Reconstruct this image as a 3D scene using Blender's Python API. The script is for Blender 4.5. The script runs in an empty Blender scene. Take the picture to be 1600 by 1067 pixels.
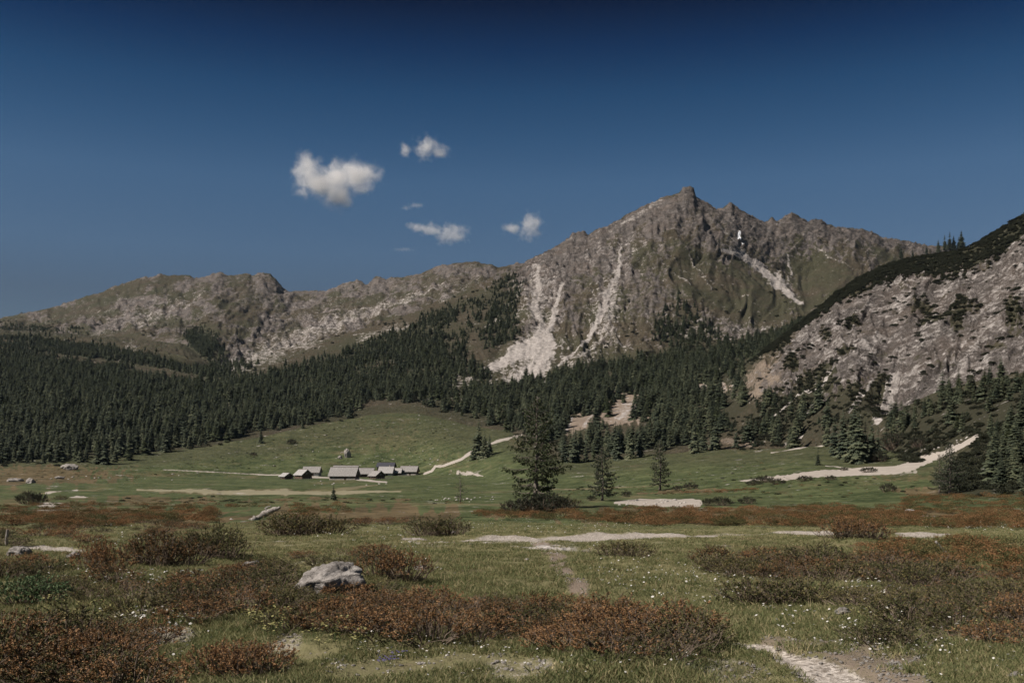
import bpy, bmesh, math, random
import numpy as np
from mathutils import Vector, Matrix, Euler
random.seed(7)
RNG = np.random.default_rng(11)
C = bpy.context.scene.collection
SC = bpy.context.scene

# ------------------------------------------------------------------ camera, sky, sun, exposure
F = 1555.0            # focal length in photo pixels (1600 px wide): a 35 mm lens
HZ = 708.0            # photo row of the horizon
EYE = 1.65
cam = bpy.data.cameras.new('camera'); cam_o = bpy.data.objects.new('camera', cam); C.objects.link(cam_o)
cam.sensor_width = 36.0; cam.lens = 36.0*F/1600.0
cam_o.location = (0, 0, EYE); cam_o.rotation_euler = (math.radians(90), 0, 0)
cam.shift_y = (HZ-533.5)/1600.0
cam.clip_start = 0.1; cam.clip_end = 60000
SC.camera = cam_o

SUN_EL = math.radians(46); SUN_AZ = math.radians(-113)     # azimuth from +Y (view) clockwise; the sun stands left, a little behind
w = bpy.data.worlds.new('World'); SC.world = w; w.use_nodes = True
nt = w.node_tree; nt.nodes.clear()
sky = nt.nodes.new('ShaderNodeTexSky'); sky.sky_type = 'NISHITA'; sky.sun_disc = False
sky.sun_elevation = SUN_EL; sky.sun_rotation = SUN_AZ; sky.altitude = 1800; sky.air_density = 1.0; sky.dust_density = 0.25; sky.ozone_density = 2.0
# clear dark alpine sky: the Nishita radiance filtered by height above the horizon, brightened overhead out of view as added fill
tcw = nt.nodes.new('ShaderNodeTexCoord'); sxw = nt.nodes.new('ShaderNodeSeparateXYZ'); rmp = nt.nodes.new('ShaderNodeValToRGB')
mlw = nt.nodes.new('ShaderNodeMix'); mlw.data_type = 'RGBA'; mlw.blend_type = 'MULTIPLY'; mlw.inputs[0].default_value = 1.0
el_ = rmp.color_ramp.elements; el_[0].position = 0.0; el_[0].color = (.95, .93, .90, 1); el_[1].position = 1.0; el_[1].color = (.9, .92, .95, 1)
for p_, c_ in [(.151, (.967, .991, 1.026)), (.194, (1.10, 1.30, 1.40)), (.26, (.934, 1.372, 1.575)), (.299, (.556, 1.113, 1.416)), (.338, (.263, .838, 1.203)), (.377, (.05, .42, .80)), (.412, (.012, .15, .36)), (.50, (.25, .45, .58)), (.62, (.72, .82, .88))]:
    e_ = el_.new(p_); e_.color = (*c_, 1)
bg = nt.nodes.new('ShaderNodeBackground'); bg.inputs['Strength'].default_value = 0.05
wo = nt.nodes.new('ShaderNodeOutputWorld')
nt.links.new(tcw.outputs['Generated'], sxw.inputs[0]); nt.links.new(sxw.outputs[2], rmp.inputs[0])
nt.links.new(sky.outputs[0], mlw.inputs[6]); nt.links.new(rmp.outputs[0], mlw.inputs[7])
hsw = nt.nodes.new('ShaderNodeHueSaturation'); hsw.inputs['Saturation'].default_value = 0.95; hsw.inputs['Value'].default_value = 0.5
nt.links.new(mlw.outputs[2], hsw.inputs['Color'])
nt.links.new(hsw.outputs[0], bg.inputs[0]); nt.links.new(bg.outputs[0], wo.inputs[0])

sun = bpy.data.lights.new('sun', 'SUN'); sun_o = bpy.data.objects.new('sun', sun); C.objects.link(sun_o)
sun.energy = 4.9; sun.angle = math.radians(0.53); sun.color = (1.0, 0.93, 0.85)
sd = Vector((math.sin(SUN_AZ)*math.cos(SUN_EL), math.cos(SUN_AZ)*math.cos(SUN_EL), math.sin(SUN_EL)))
sun_o.rotation_euler = sd.to_track_quat('Z', 'Y').to_euler(); sun_o.location = sd*3000

vs = SC.view_settings; vs.view_transform = 'Standard'; vs.look = 'None'; vs.exposure = 0.40; vs.gamma = 1.0; vs.use_curve_mapping = False
cy = SC.cycles
cy.max_bounces = 11; cy.diffuse_bounces = 3; cy.glossy_bounces = 2; cy.transmission_bounces = 2; cy.volume_bounces = 10; cy.transparent_max_bounces = 8
cy.caustics_reflective = False; cy.caustics_refractive = False
cy.use_denoising = True; cy.denoising_prefilter = 'FAST'
cy.use_adaptive_sampling = True; cy.adaptive_threshold = 0.01
SC.render.use_persistent_data = False

# ------------------------------------------------------------------ small helpers
def tag(o, label=None, cat=None, group=None, kind=None):
    if label: o['label'] = label
    if cat: o['category'] = cat
    if group: o['group'] = group
    if kind: o['kind'] = kind
    return o

def empty(name, loc=(0, 0, 0), rz=0.0, s=1.0):
    o = bpy.data.objects.new(name, None); C.objects.link(o)
    o.location = loc; o.rotation_euler = (0, 0, rz); o.scale = (s, s, s); o.empty_display_size = 0.2
    return o

def mesh_np(name, V, Fq, mats, smooth=False, cols=None, midx=None):
    """V (n,3), Fq: list of faces or (m,k) array -> mesh datablock"""
    V = np.asarray(V, dtype=np.float32)
    me = bpy.data.meshes.new(name)
    if isinstance(Fq, np.ndarray):
        m, k = Fq.shape
        me.vertices.add(len(V)); me.vertices.foreach_set('co', V.ravel())
        me.loops.add(m*k); me.loops.foreach_set('vertex_index', Fq.astype(np.int32).ravel())
        me.polygons.add(m); me.polygons.foreach_set('loop_start', np.arange(0, m*k, k, dtype=np.int32))
        try: me.polygons.foreach_set('loop_total', np.full(m, k, dtype=np.int32))
        except Exception: pass
        me.update(calc_edges=True)
    else:
        me.from_pydata([tuple(map(float, v)) for v in V], [], [tuple(int(i) for i in f) for f in Fq]); me.update()
    if midx is not None: me.polygons.foreach_set('material_index', np.asarray(midx, dtype=np.int32))
    if smooth: me.polygons.foreach_set('use_smooth', np.ones(len(me.polygons), dtype=bool))
    for m_ in (mats if isinstance(mats, (list, tuple)) else [mats]): me.materials.append(m_)
    if cols is not None:
        for an, arr in cols.items():
            a = me.attributes.new(an, 'FLOAT_COLOR', 'POINT')
            arr = np.asarray(arr, dtype=np.float32)
            if arr.shape[1] == 3: arr = np.concatenate([arr, np.ones((len(arr), 1), np.float32)], 1)
            a.data.foreach_set('color', np.ascontiguousarray(arr).ravel())
    return me

def obj(name, me, parent=None, loc=None):
    o = bpy.data.objects.new(name, me); C.objects.link(o)
    if parent: o.parent = parent
    if loc is not None: o.location = loc
    return o

class MB:
    """collects polygons, with a per-vertex colour, into one mesh"""
    def __init__(s): s.v = []; s.f = []; s.c = []
    def add(s, vs, fs, c=(1, 1, 1)):
        b = len(s.v); s.v += [tuple(v) for v in vs]; s.f += [tuple(i+b for i in f) for f in fs]
        s.c += [c]*len(vs)
    def box(s, x0, x1, y0, y1, z0, z1, c=(1, 1, 1)):
        vs = [(x, y, z) for z in (z0, z1) for y in (y0, y1) for x in (x0, x1)]
        s.add(vs, [(0, 2, 3, 1), (4, 5, 7, 6), (0, 1, 5, 4), (2, 6, 7, 3), (0, 4, 6, 2), (1, 3, 7, 5)], c)
    def tube(s, pts, rad, n=6, c=(1, 1, 1), cap=True):
        pts = [Vector(p) for p in pts]; rings = []
        for i, p in enumerate(pts):
            d = (pts[min(i+1, len(pts)-1)]-pts[max(i-1, 0)])
            d = d.normalized() if d.length > 1e-9 else Vector((0, 0, 1))
            a = d.cross(Vector((0.31, 0.17, 0.93) if abs(d.z) < 0.9 else (1, 0.1, 0))).normalized(); b = d.cross(a)
            r = rad[i] if hasattr(rad, '__len__') else rad
            rings.append([p+(a*math.cos(2*math.pi*k/n)+b*math.sin(2*math.pi*k/n))*r for k in range(n)])
        vs = [v for r in rings for v in r]; fs = []
        for i in range(len(pts)-1):
            for k in range(n):
                fs.append((i*n+k, i*n+(k+1) % n, (i+1)*n+(k+1) % n, (i+1)*n+k))
        if cap: fs += [tuple(range(n-1, -1, -1)), tuple((len(pts)-1)*n+k for k in range(n))]
        s.add(vs, fs, c)
    def mesh(s, name, mats, smooth=False):
        return mesh_np(name, s.v, s.f, mats, smooth, {'col': np.array(s.c, dtype=np.float32)})
    def build(s, name, mats, parent=None, smooth=False):
        return obj(name, s.mesh(name, mats, smooth), parent)

# numpy gradient noise
def _hash(ix, iy, seed):
    h = (ix.astype(np.int64)*374761393+iy.astype(np.int64)*668265263+seed*974711) & 0xffffffff
    h = ((h ^ (h >> 13))*1274126177) & 0xffffffff
    return (h ^ (h >> 16)).astype(np.float64)*(2*math.pi/4294967296.0)
def noise(x, y, seed=0):
    x = np.asarray(x, dtype=np.float64); y = np.asarray(y, dtype=np.float64)
    ix = np.floor(x); iy = np.floor(y); fx = x-ix; fy = y-iy
    u = fx*fx*fx*(fx*(fx*6-15)+10); v = fy*fy*fy*(fy*(fy*6-15)+10)
    def g(dx, dy):
        a = _hash(ix+dx, iy+dy, seed); return np.cos(a)*(fx-dx)+np.sin(a)*(fy-dy)
    return 1.5*((g(0, 0)*(1-u)+g(1, 0)*u)*(1-v)+(g(0, 1)*(1-u)+g(1, 1)*u)*v)
def fbm(x, y, o=5, seed=0, gain=0.5, lac=2.03):
    r = 0; a = 1; 
    for k in range(o):
        r = r+a*noise(x, y, seed+k*17); x = x*lac+3.1; y = y*lac-1.7; a *= gain
    return r
def ridged(x, y, o=5, seed=0, gain=0.55, lac=2.05):
    r = 0; a = 1; t = 0
    for k in range(o):
        r = r+a*(1-np.abs(noise(x, y, seed+k*17))*1.6); t += a; x = x*lac+5.3; y = y*lac+2.9; a *= gain
    return r/t
def sstep(a, b, x):
    t = np.clip((x-a)/(b-a), 0, 1); return t*t*(3-2*t)

# ------------------------------------------------------------------ node materials
class NT:
    def __init__(s, name):
        s.m = bpy.data.materials.new(name); s.m.use_nodes = True; s.t = s.m.node_tree
        s.t.nodes.clear(); s.out = s.t.nodes.new('ShaderNodeOutputMaterial')
    def n(s, typ, **kw):
        nd = s.t.nodes.new('ShaderNode'+typ)
        for k, v in kw.items(): setattr(nd, k, v)
        return nd
    def l(s, a, b): s.t.links.new(a, b)
    def put(s, sock, v):
        if isinstance(v, bpy.types.NodeSocket): s.l(v, sock)
        elif isinstance(v, (tuple, list)) and len(v) == 3 and sock.type == 'RGBA': sock.default_value = (*v, 1)
        else: sock.default_value = v
    def math(s, op, a, b=0.0, clamp=False):
        nd = s.n('Math', operation=op, use_clamp=clamp); s.put(nd.inputs[0], a); s.put(nd.inputs[1], b); return nd.outputs[0]
    def mix(s, f, a, b, blend='MIX'):
        nd = s.n('Mix', data_type='RGBA', blend_type=blend); s.put(nd.inputs[0], f); s.put(nd.inputs[6], a); s.put(nd.inputs[7], b); return nd.outputs[2]
    def mixf(s, f, a, b):
        nd = s.n('Mix', data_type='FLOAT'); s.put(nd.inputs[0], f); s.put(nd.inputs[2], a); s.put(nd.inputs[3], b); return nd.outputs[0]
    def step(s, x, a, b, lo=0.0, hi=1.0):
        nd = s.n('MapRange', interpolation_type='SMOOTHSTEP'); s.put(nd.inputs[0], x); s.put(nd.inputs[1], a); s.put(nd.inputs[2], b)
        nd.inputs[3].default_value = lo; nd.inputs[4].default_value = hi; return nd.outputs[0]
    def noise(s, vec, scale, detail=4, rough=0.55, dist=0.0):
        nd = s.n('TexNoise'); s.l(vec, nd.inputs['Vector']); nd.inputs['Scale'].default_value = scale
        nd.inputs['Detail'].default_value = detail; nd.inputs['Roughness'].default_value = rough; nd.inputs['Distortion'].default_value = dist
        return nd.outputs[0]
    def voro(s, vec, scale, feature='F1', out='Distance'):
        nd = s.n('TexVoronoi', feature=feature); s.l(vec, nd.inputs['Vector']); nd.inputs['Scale'].default_value = scale
        return nd.outputs[out]
    def attr(s, name, out='Color'):
        nd = s.n('Attribute', attribute_name=name); return nd.outputs[out]
    def sep(s, c):
        nd = s.n('SeparateColor'); s.l(c, nd.inputs[0]); return nd.outputs
    def pos(s, obj_space=True):
        return s.n('TexCoord').outputs['Object'] if obj_space else s.n('NewGeometry').outputs['Position']
    def mapping(s, vec, scale=(1, 1, 1), rot=(0, 0, 0)):
        nd = s.n('Mapping'); s.l(vec, nd.inputs[0]); nd.inputs['Scale'].default_value = scale; nd.inputs['Rotation'].default_value = rot; return nd.outputs[0]
    def bump(s, h, strength, dist, prev=None):
        nd = s.n('Bump'); s.l(h, nd.inputs['Height']); s.put(nd.inputs['Strength'], strength); nd.inputs['Distance'].default_value = dist
        if prev: s.l(prev, nd.inputs['Normal'])
        return nd.outputs[0]
    def bsdf(s, col, rough=0.9, normal=None, spec=0.2, trans=None):
        nd = s.n('BsdfPrincipled'); s.put(nd.inputs['Base Color'], col); s.put(nd.inputs['Roughness'], rough)
        nd.inputs['Specular IOR Level'].default_value = spec
        if normal: s.l(normal, nd.inputs['Normal'])
        o = nd.outputs[0]
        if trans is not None:
            tr = s.n('BsdfTranslucent'); s.put(tr.inputs[0], col); mx = s.n('MixShader'); mx.inputs[0].default_value = trans
            s.l(o, mx.inputs[1]); s.l(tr.outputs[0], mx.inputs[2]); o = mx.outputs[0]
        s.l(o, s.out.inputs['Surface']); return s.m

def terrain_material():
    s = NT('terrain'); P = s.pos()
    a1 = s.sep(s.attr('m1')); a2 = s.sep(s.attr('m2')); a3 = s.sep(s.attr('m3'))
    rock, scree, forest = a1[0], a1[1], a1[2]
    gravel, heath, earth = a2[0], a2[1], a2[2]
    dry, snow, farr = a3[0], a3[1], a3[2]
    # noises: n1 big patches, n2 metres, n3 decimetres, n4 centimetres
    n1 = s.noise(P, 0.012, 5, 0.6); n2 = s.noise(P, 0.11, 6, 0.65); n3 = s.noise(P, 0.9, 6, 0.65); n4 = s.noise(P, 9.0, 5, 0.7)
    n5 = s.noise(P, 45.0, 3, 0.7)
    nf = s.mixf(farr, s.mixf(0.55, n4, n5), n2)          # detail that fits the distance
    # grass
    n6 = s.noise(P, 0.5, 6, 0.78); nf = s.mixf(farr, nf, s.mixf(0.6, n2, n6))
    g1 = s.mix(s.step(nf, 0.40, 0.60), (0.030, 0.041, 0.017), (0.091, 0.103, 0.046))
    g2 = s.mix(s.step(nf, 0.40, 0.60), (0.060, 0.053, 0.027), (0.150, 0.128, 0.070))
    alp = s.mix(s.step(n6, 0.41, 0.59), (0.030, 0.025, 0.017), (0.074, 0.060, 0.041))
    alp = s.mix(s.step(n1, 0.38, 0.62), alp, s.mix(s.step(n6, 0.41, 0.59), (0.026, 0.026, 0.015), (0.058, 0.054, 0.033)))
    g1 = s.mix(s.step(farr, 0.5, 0.1), g1, s.mix(nf, (0.085, 0.085, 0.038), (0.21, 0.185, 0.10)))
    gn = s.mixf(farr, n3, n1)
    grass = s.mix(s.step(s.math('ADD', gn, s.math('SUBTRACT', dry, 0.5)), 0.45, 0.85), g1, g2)
    pale = s.mix(nf, (0.15, 0.135, 0.085), (0.28, 0.25, 0.17))
    grass = s.mix(s.step(dry, 0.75, 1.0), grass, pale)
    col = s.mix(s.step(a3[2], 0.9, 1.0), grass, alp)
    # heath, forest floor, earth
    col = s.mix(s.step(s.math('ADD', heath, s.math('SUBTRACT', nf, 0.5)), 0.35, 0.65), col, s.mix(s.step(nf, 0.35, 0.65), (0.046, 0.037, 0.020), (0.150, 0.112, 0.062)))
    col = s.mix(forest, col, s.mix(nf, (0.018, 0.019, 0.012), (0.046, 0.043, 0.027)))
    nq = s.noise(P, 0.35, 5, 0.7)
    nr = s.noise(P, 0.03, 5, 0.6)
    col = s.mix(s.step(s.math('ADD', earth, s.math('SUBTRACT', nf, 0.5)), 0.3, 0.7), col, s.mix(nf, (0.105, 0.080, 0.060), (0.27, 0.215, 0.17)))
    # rock with strata and cracks
    Pm = s.mapping(P, (1, 1, 1.7), (0.5, 0.25, 0.3))
    rn = s.noise(Pm, 0.07, 9, 0.72, 0.6); rv = s.voro(s.mapping(P, (0.055, 0.055, 0.11), (0.4, 0.5, 0.2)), 1.0, 'DISTANCE_TO_EDGE')
    rs = s.noise(Pm, 0.22, 4, 0.75, 0.3)
    rc = s.mix(s.step(rn, 0.36, 0.64), (0.050, 0.043, 0.039), (0.155, 0.136, 0.125))
    rc = s.mix(s.step(nr, 0.4, 0.7, 0.0, 0.45), rc, (0.165, 0.128, 0.104))
    rc = s.mix(s.step(rs, 0.54, 0.66, 0, 0.65), rc, (0.245, 0.213, 0.195))
    rc = s.mix(s.step(rs, 0.45, 0.34, 0, 0.6), rc, (0.072, 0.062, 0.052))
    rc = s.mix(s.step(rv, 0.10, 0.0, 0, 0.35), rc, (0.07, 0.062, 0.052))
    rt = s.noise(Pm, 0.62, 3, 0.8)
    rc = s.mix(s.step(rt, 0.55, 0.68, 0, 0.6), rc, (0.29, 0.255, 0.235)); rc = s.mix(s.step(rt, 0.44, 0.33, 0, 0.65), rc, (0.052, 0.045, 0.038))
    rmask = s.step(s.math('ADD', rock, s.math('ADD', s.math('MULTIPLY', s.math('SUBTRACT', rn, 0.5), 1.7), s.math('MULTIPLY', s.math('SUBTRACT', rs, 0.5), 0.9))), 0.36, 0.66)
    col = s.mix(rmask, col, rc)
    sc_n = s.math('MULTIPLY', s.math('SUBTRACT', 1.6, scree), s.math('ADD', s.math('MULTIPLY', s.math('SUBTRACT', rs, 0.5), 1.5), s.math('MULTIPLY', s.math('SUBTRACT', rn, 0.5), 1.3)))
    smask = s.step(s.math('ADD', scree, sc_n), 0.34, 0.78)
    col = s.mix(smask, col, s.mix(s.step(rs, 0.3, 0.7), (0.21, 0.185, 0.168), (0.44, 0.40, 0.368)))
    # gravel (tracks and stream bed)
    gv = s.voro(P, 28.0, 'F1', 'Color'); gvs = s.sep(gv)[0]
    gc = s.mix(s.mixf(farr, gvs, nf), (0.19, 0.16, 0.13), (0.48, 0.43, 0.38))
    gmask = s.step(s.math('ADD', gravel, s.math('MULTIPLY', s.math('SUBTRACT', nf, 0.5), 1.1)), 0.36, 0.60)
    col = s.mix(gmask, col, gc)
    col = s.mix(s.step(snow, 0.4, 0.6), col, (0.82, 0.83, 0.85))
    # relief
    hardness = s.math('MAXIMUM', s.math('MAXIMUM', rmask, smask), 0.0)
    b = s.bump(rn, s.math('MULTIPLY', rmask, 0.8), 6.0)
    b = s.bump(rs, s.math('MULTIPLY', hardness, 0.85), 3.0, b)
    b = s.bump(n2, s.math('MULTIPLY', farr, 0.35), 2.5, b)
    near = s.math('SUBTRACT', 1.0, farr, True)
    b = s.bump(n4, s.math('MULTIPLY', near, 0.7), 0.06, b)
    b = s.bump(gvs, s.math('MULTIPLY', s.math('MULTIPLY', near, gmask), 0.5), 0.02, b)
    return s.bsdf(col, 0.95, b, 0.08)
M_TERRAIN = terrain_material()
# ------------------------------------------------------------------ terrain: one sheet of ground from the camera's feet to behind the far range
XK = np.concatenate([np.arange(-700, -60, 16.0), np.arange(-60, 1660, 1.7), np.arange(1660, 2300, 16.0)])
NC = len(XK); U = (XK-800.0)/F
HP = np.array([(0.3, 1.62), (4, 1.63), (8, 1.68), (15, 1.95), (31, 2.75), (45, 3.55), (60, 4.4), (100, 6.1), (150, 7.8), (250, 10.8), (400, 12.9), (550, 13.7), (700, 14.0), (900, 14.0)])
def drop(Y): return np.interp(np.log(np.asarray(Y, dtype=float)), np.log(HP[:, 0]), HP[:, 1])
def cvz(lst, ycol=True):
    a = np.array(lst, dtype=float)
    y = np.interp(XK, a[:, 0], a[:, 1]); Y = np.interp(XK, a[:, 0], a[:, 2])
    return Y, -(y-HZ)/F*Y
def smooth_cols(a, k):
    ker = np.hanning(2*k+3)[1:-1]; ker /= ker.sum(); p = np.pad(a, (len(ker)//2,), mode='edge'); return np.convolve(p, ker, 'valid')
def smpair(p, k): return smooth_cols(p[0], k), smooth_cols(p[1], k)

gl = [(-700, 480), (0, 480), (200, 520), (400, 600), (650, 600), (750, 500), (850, 360), (1000, 290), (1150, 235), (1300, 200), (1450, 175), (1600, 155), (2300, 140)]
YG = smooth_cols(np.interp(XK, [g[0] for g in gl], [g[1] for g in gl]), 30); cG = (YG, -drop(YG))
cE = smpair(cvz([(-700, 722, 640), (0, 720, 640), (100, 717, 640), (180, 713, 660), (260, 703, 690), (330, 692, 710), (410, 682, 740), (480, 669, 770), (555, 652, 810), (610, 642, 830), (660, 644, 810), (730, 662, 770), (800, 674, 730), (870, 722, 560), (940, 721, 550), (1000, 713, 550), (1100, 704, 540), (1200, 698, 520), (1260, 692, 500), (1330, 700, 430), (1400, 706, 360), (1450, 712, 310), (1520, 726, 240), (1600, 752, 190), (1800, 770, 170), (2300, 770, 160)]), 12)
xw3 = sstep(1110, 1190, XK); xw4 = sstep(1320, 1390, XK)
cR3 = cvz([(1100, 596, 760), (1150, 580, 740), (1170, 568, 740), (1200, 545, 740), (1240, 512, 745), (1270, 490, 748), (1300, 465, 752), (1340, 437, 756), (1380, 416, 760), (1420, 404, 752), (1450, 398, 745), (1480, 391, 740), (1500, 389, 730), (1530, 378, 715), (1560, 360, 705), (1580, 347, 700), (1600, 336, 690), (1660, 310, 680), (1750, 285, 680), (2300, 250, 670)])
cR3 = smpair(cR3, 6)
cR4 = smpair(cvz([(1370, 657, 425), (1410, 640, 415), (1450, 622, 400), (1520, 600, 385), (1600, 580, 370), (1800, 530, 345), (2300, 470, 320)]), 10)
T0 = smpair(cvz([(-700, 560, 1400), (0, 548, 1480), (120, 556, 1430), (200, 568, 1360), (330, 590, 1230), (450, 604, 1130), (560, 594, 1090), (700, 588, 1020), (800, 592, 1010), (900, 580, 1020), (1000, 562, 1060), (1100, 542, 1110), (1200, 522, 1160), (1300, 484, 1250), (1400, 446, 1380), (1600, 420, 1500), (2300, 430, 1600)]), 14)
M0 = smpair(cvz([(-700, 552, 1520), (0, 536, 1580), (120, 546, 1530), (200, 558, 1440), (330, 583, 1290), (450, 570, 1280), (560, 556, 1280), (640, 540, 1270), (700, 530, 1270), (760, 510, 1300), (820, 488, 1330), (900, 462, 1370), (960, 442, 1400), (1020, 420, 1440), (1075, 408, 1480), (1120, 404, 1530), (1170, 412, 1630), (1220, 424, 1680), (1260, 430, 1690), (1310, 424, 1640), (1360, 424, 1660), (1420, 420, 1740), (1600, 420, 1800), (2300, 430, 1800)]), 12)
R2 = cvz([(-700, 540, 1700), (0, 524, 1720), (120, 536, 1650), (200, 549, 1560), (290, 573, 1370), (330, 578, 1350), (370, 566, 1400), (420, 551, 1440), (460, 541, 1460), (510, 529, 1480), (560, 516, 1500), (600, 504, 1510), (640, 491, 1520), (670, 479, 1540), (700, 467, 1550), (730, 453, 1580), (760, 437, 1600), (785, 428, 1610), (810, 417, 1620), (830, 405, 1640), (850, 396, 1650), (868, 387, 1670), (880, 378, 1680), (890, 371, 1685), (895, 363, 1690), (913, 361, 1700), (918, 366, 1700), (940, 357, 1710), (960, 346, 1720), (980, 337, 1735), (1000, 325, 1750), (1020, 316, 1755), (1035, 309, 1760), (1052, 304, 1760), (1060, 302, 1760), (1066, 296, 1762), (1070, 291, 1764), (1080, 292, 1766), (1084, 294, 1768), (1087, 308, 1770), (1095, 313, 1775), (1110, 320, 1780), (1119, 328, 1785), (1124, 327, 1786), (1130, 323, 1788), (1138, 319, 1790), (1143, 316, 1790), (1147, 322, 1792), (1155, 327, 1795), (1168, 333, 1800), (1178, 340, 1805), (1190, 347, 1810), (1200, 346, 1815), (1206, 341, 1816), (1213, 346, 1820), (1222, 342, 1822), (1230, 336, 1825), (1237, 333, 1826), (1245, 336, 1830), (1254, 342, 1835), (1262, 346, 1840), (1275, 343, 1845), (1284, 344, 1850), (1292, 352, 1855), (1305, 355, 1865), (1330, 358, 1880), (1350, 360, 1890), (1362, 363, 1900), (1380, 372, 1920), (1400, 375, 1940), (1420, 378, 1960), (1445, 383, 2000), (1600, 400, 2050), (2300, 430, 2100)])
D2 = smpair(cvz([(-700, 528, 2000), (0, 513, 2000), (120, 518, 1920), (200, 522, 1840), (290, 530, 1700), (330, 572, 1430), (370, 578, 1500), (460, 560, 1620), (560, 538, 1700), (640, 512, 1760), (700, 492, 1800), (760, 470, 1850), (850, 470, 2000), (2300, 480, 2300)]), 8)
N0 = smpair(cvz([(-700, 514, 2350), (0, 506, 2350), (60, 505, 2300), (120, 502, 2250), (200, 496, 2180), (290, 500, 2080), (330, 545, 1640), (370, 535, 1760), (460, 505, 2050), (560, 480, 2080), (620, 462, 2080), (700, 440, 2080), (760, 430, 2080), (820, 430, 2150), (2300, 470, 2500)]), 10)
R1 = cvz([(-700, 520, 2700), (-100, 503, 2700), (0, 498, 2700), (30, 491, 2690), (60, 486, 2680), (85, 479, 2670), (110, 471, 2660), (135, 463, 2650), (160, 457, 2640), (175, 449, 2635), (200, 441, 2630), (218, 435, 2625), (235, 431, 2620), (250, 428, 2615), (262, 430, 2610), (280, 430, 2605), (298, 431, 2600), (304, 435, 2600), (318, 433, 2600), (330, 429, 2600), (343, 425, 2600), (352, 429, 2600), (365, 430, 2600), (388, 428, 2600), (394, 432, 2600), (402, 428, 2600), (412, 426, 2600), (422, 428, 2600), (430, 434, 2600), (440, 446, 2600), (443, 452, 2600), (452, 456, 2590), (480, 455, 2580), (495, 455, 2570), (508, 457, 2560), (518, 452, 2560), (530, 446, 2560), (540, 442, 2550), (552, 440, 2550), (558, 436, 2550), (566, 441, 2540), (570, 446, 2540), (576, 444, 2540), (583, 434, 2540), (592, 432, 2540), (603, 437, 2530), (612, 433, 2530), (625, 433, 2500), (645, 431, 2480), (660, 427, 2450), (672, 421, 2430), (690, 415, 2400), (705, 412, 2390), (722, 410, 2380), (742, 409, 2370), (755, 412, 2360), (770, 415, 2350), (781, 419, 2340), (795, 414, 2340), (805, 412, 2340), (830, 412, 2350), (900, 425, 2400), (1100, 440, 2500), (2300, 460, 2700)])
BK = (R1[0]+900, R1[1]-260)
def on_line(A, B, t): return A[0]+(B[0]-A[0])*t, A[1]+(B[1]-A[1])*t
def blend(A, B, wt): return A[0]*(1-wt)+B[0]*wt, A[1]*(1-wt)+B[1]*wt
R3 = blend(on_line(cE, T0, 0.62), cR3, xw3)
D3 = blend(on_line(cE, T0, 0.70), (R3[0]+110, R3[1]-12), xw3)
T = blend(T0, (np.maximum(T0[0], D3[0]+150), T0[1]), xw3)
fr = 0.45-0.30*sstep(1110, 1270, XK)
R4 = blend(on_line(cE, R3, fr), cR4, xw4)
D4 = blend(on_line(cE, R3, fr+0.07), (R4[0]+60, R4[1]+1.0), xw4)
G0 = 1.3
secs = [  # (A, B, rows, part)
    ('near', None, cG, 560), ('slope', cG, cE, 80), ('dark', cE, R4, 80), ('dark2', R4, D4, 12), ('cliff', D4, R3, 150), ('cliff2', R3, D3, 12),
    ('low', D3, T, 60), ('mid', T, M0, 105), ('high', M0, R2, 120), ('back2', R2, D2, 14), ('bowl', D2, N0, 50), ('range', N0, R1, 80), ('back', R1, BK, 12)]
rows_Y = []; rows_z = []; sec_id = []; sec_t = []
for k, (nm, A, B, n) in enumerate(secs):
    tt = np.arange(n)/n
    if nm == 'near':
        lg = np.log(G0)+(np.log(YG)-np.log(G0))[None, :]*tt[:, None]; YY = np.exp(lg); ZZ = -drop(YY)
    elif nm in ('high', 'range'):
        kk = 34; Bs = smooth_cols(B[0], kk), smooth_cols(B[1], kk); dec = (tt**(7 if nm == 'high' else 6))[:, None]
        YY = A[0][None]+(Bs[0]-A[0])[None]*tt[:, None]+dec*(B[0]-Bs[0])[None]; ZZ = A[1][None]+(Bs[1]-A[1])[None]*tt[:, None]+dec*(B[1]-Bs[1])[None]
    else:
        YY = A[0][None]+(B[0]-A[0])[None]*tt[:, None]; ZZ = A[1][None]+(B[1]-A[1])[None]*tt[:, None]
    rows_Y.append(YY); rows_z.append(ZZ); sec_id += [k]*n; sec_t += list(tt)
rows_Y.append(BK[0][None]); rows_z.append(BK[1][None]); sec_id.append(12); sec_t.append(1.0)
GY = np.concatenate(rows_Y); GZ = np.concatenate(rows_z); SEC = np.array(sec_id); ST = np.array(sec_t); NR = len(GY)
SNAME = [s[0] for s in secs]; S0 = {nm: int(np.argmax(SEC == k)) for k, nm in enumerate(SNAME)}
GX = GY*U[None]
# round the breaks of slope, keep the crests sharp
k = 15; ker = np.hanning(2*k+3)[1:-1]; ker /= ker.sum()
pad = np.pad(GZ, ((k, k), (0, 0)), mode='edge'); bl = np.zeros_like(GZ)
for i, kv in enumerate(ker): bl += kv*pad[i:i+NR]
rowi = np.arange(NR)[:, None]
def nearw(nm, wd): return np.clip(1-np.abs(rowi-S0[nm])/wd, 0, 1)
keep = np.maximum.reduce([np.broadcast_to(nearw('back2', 30)*sstep(300, 360, XK)[None], GZ.shape), np.broadcast_to(nearw('back', 30), GZ.shape), nearw('cliff2', 30)*xw3[None], nearw('dark2', 30)*xw4[None], np.broadcast_to((rowi < S0['slope']-20)*1.0, GZ.shape)])
keep = np.clip(keep*2, 0, 1); GZ = GZ*keep+bl*(1-keep)
PX = np.broadcast_to(XK[None], GZ.shape); PY0 = HZ-F*GZ/GY
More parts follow.
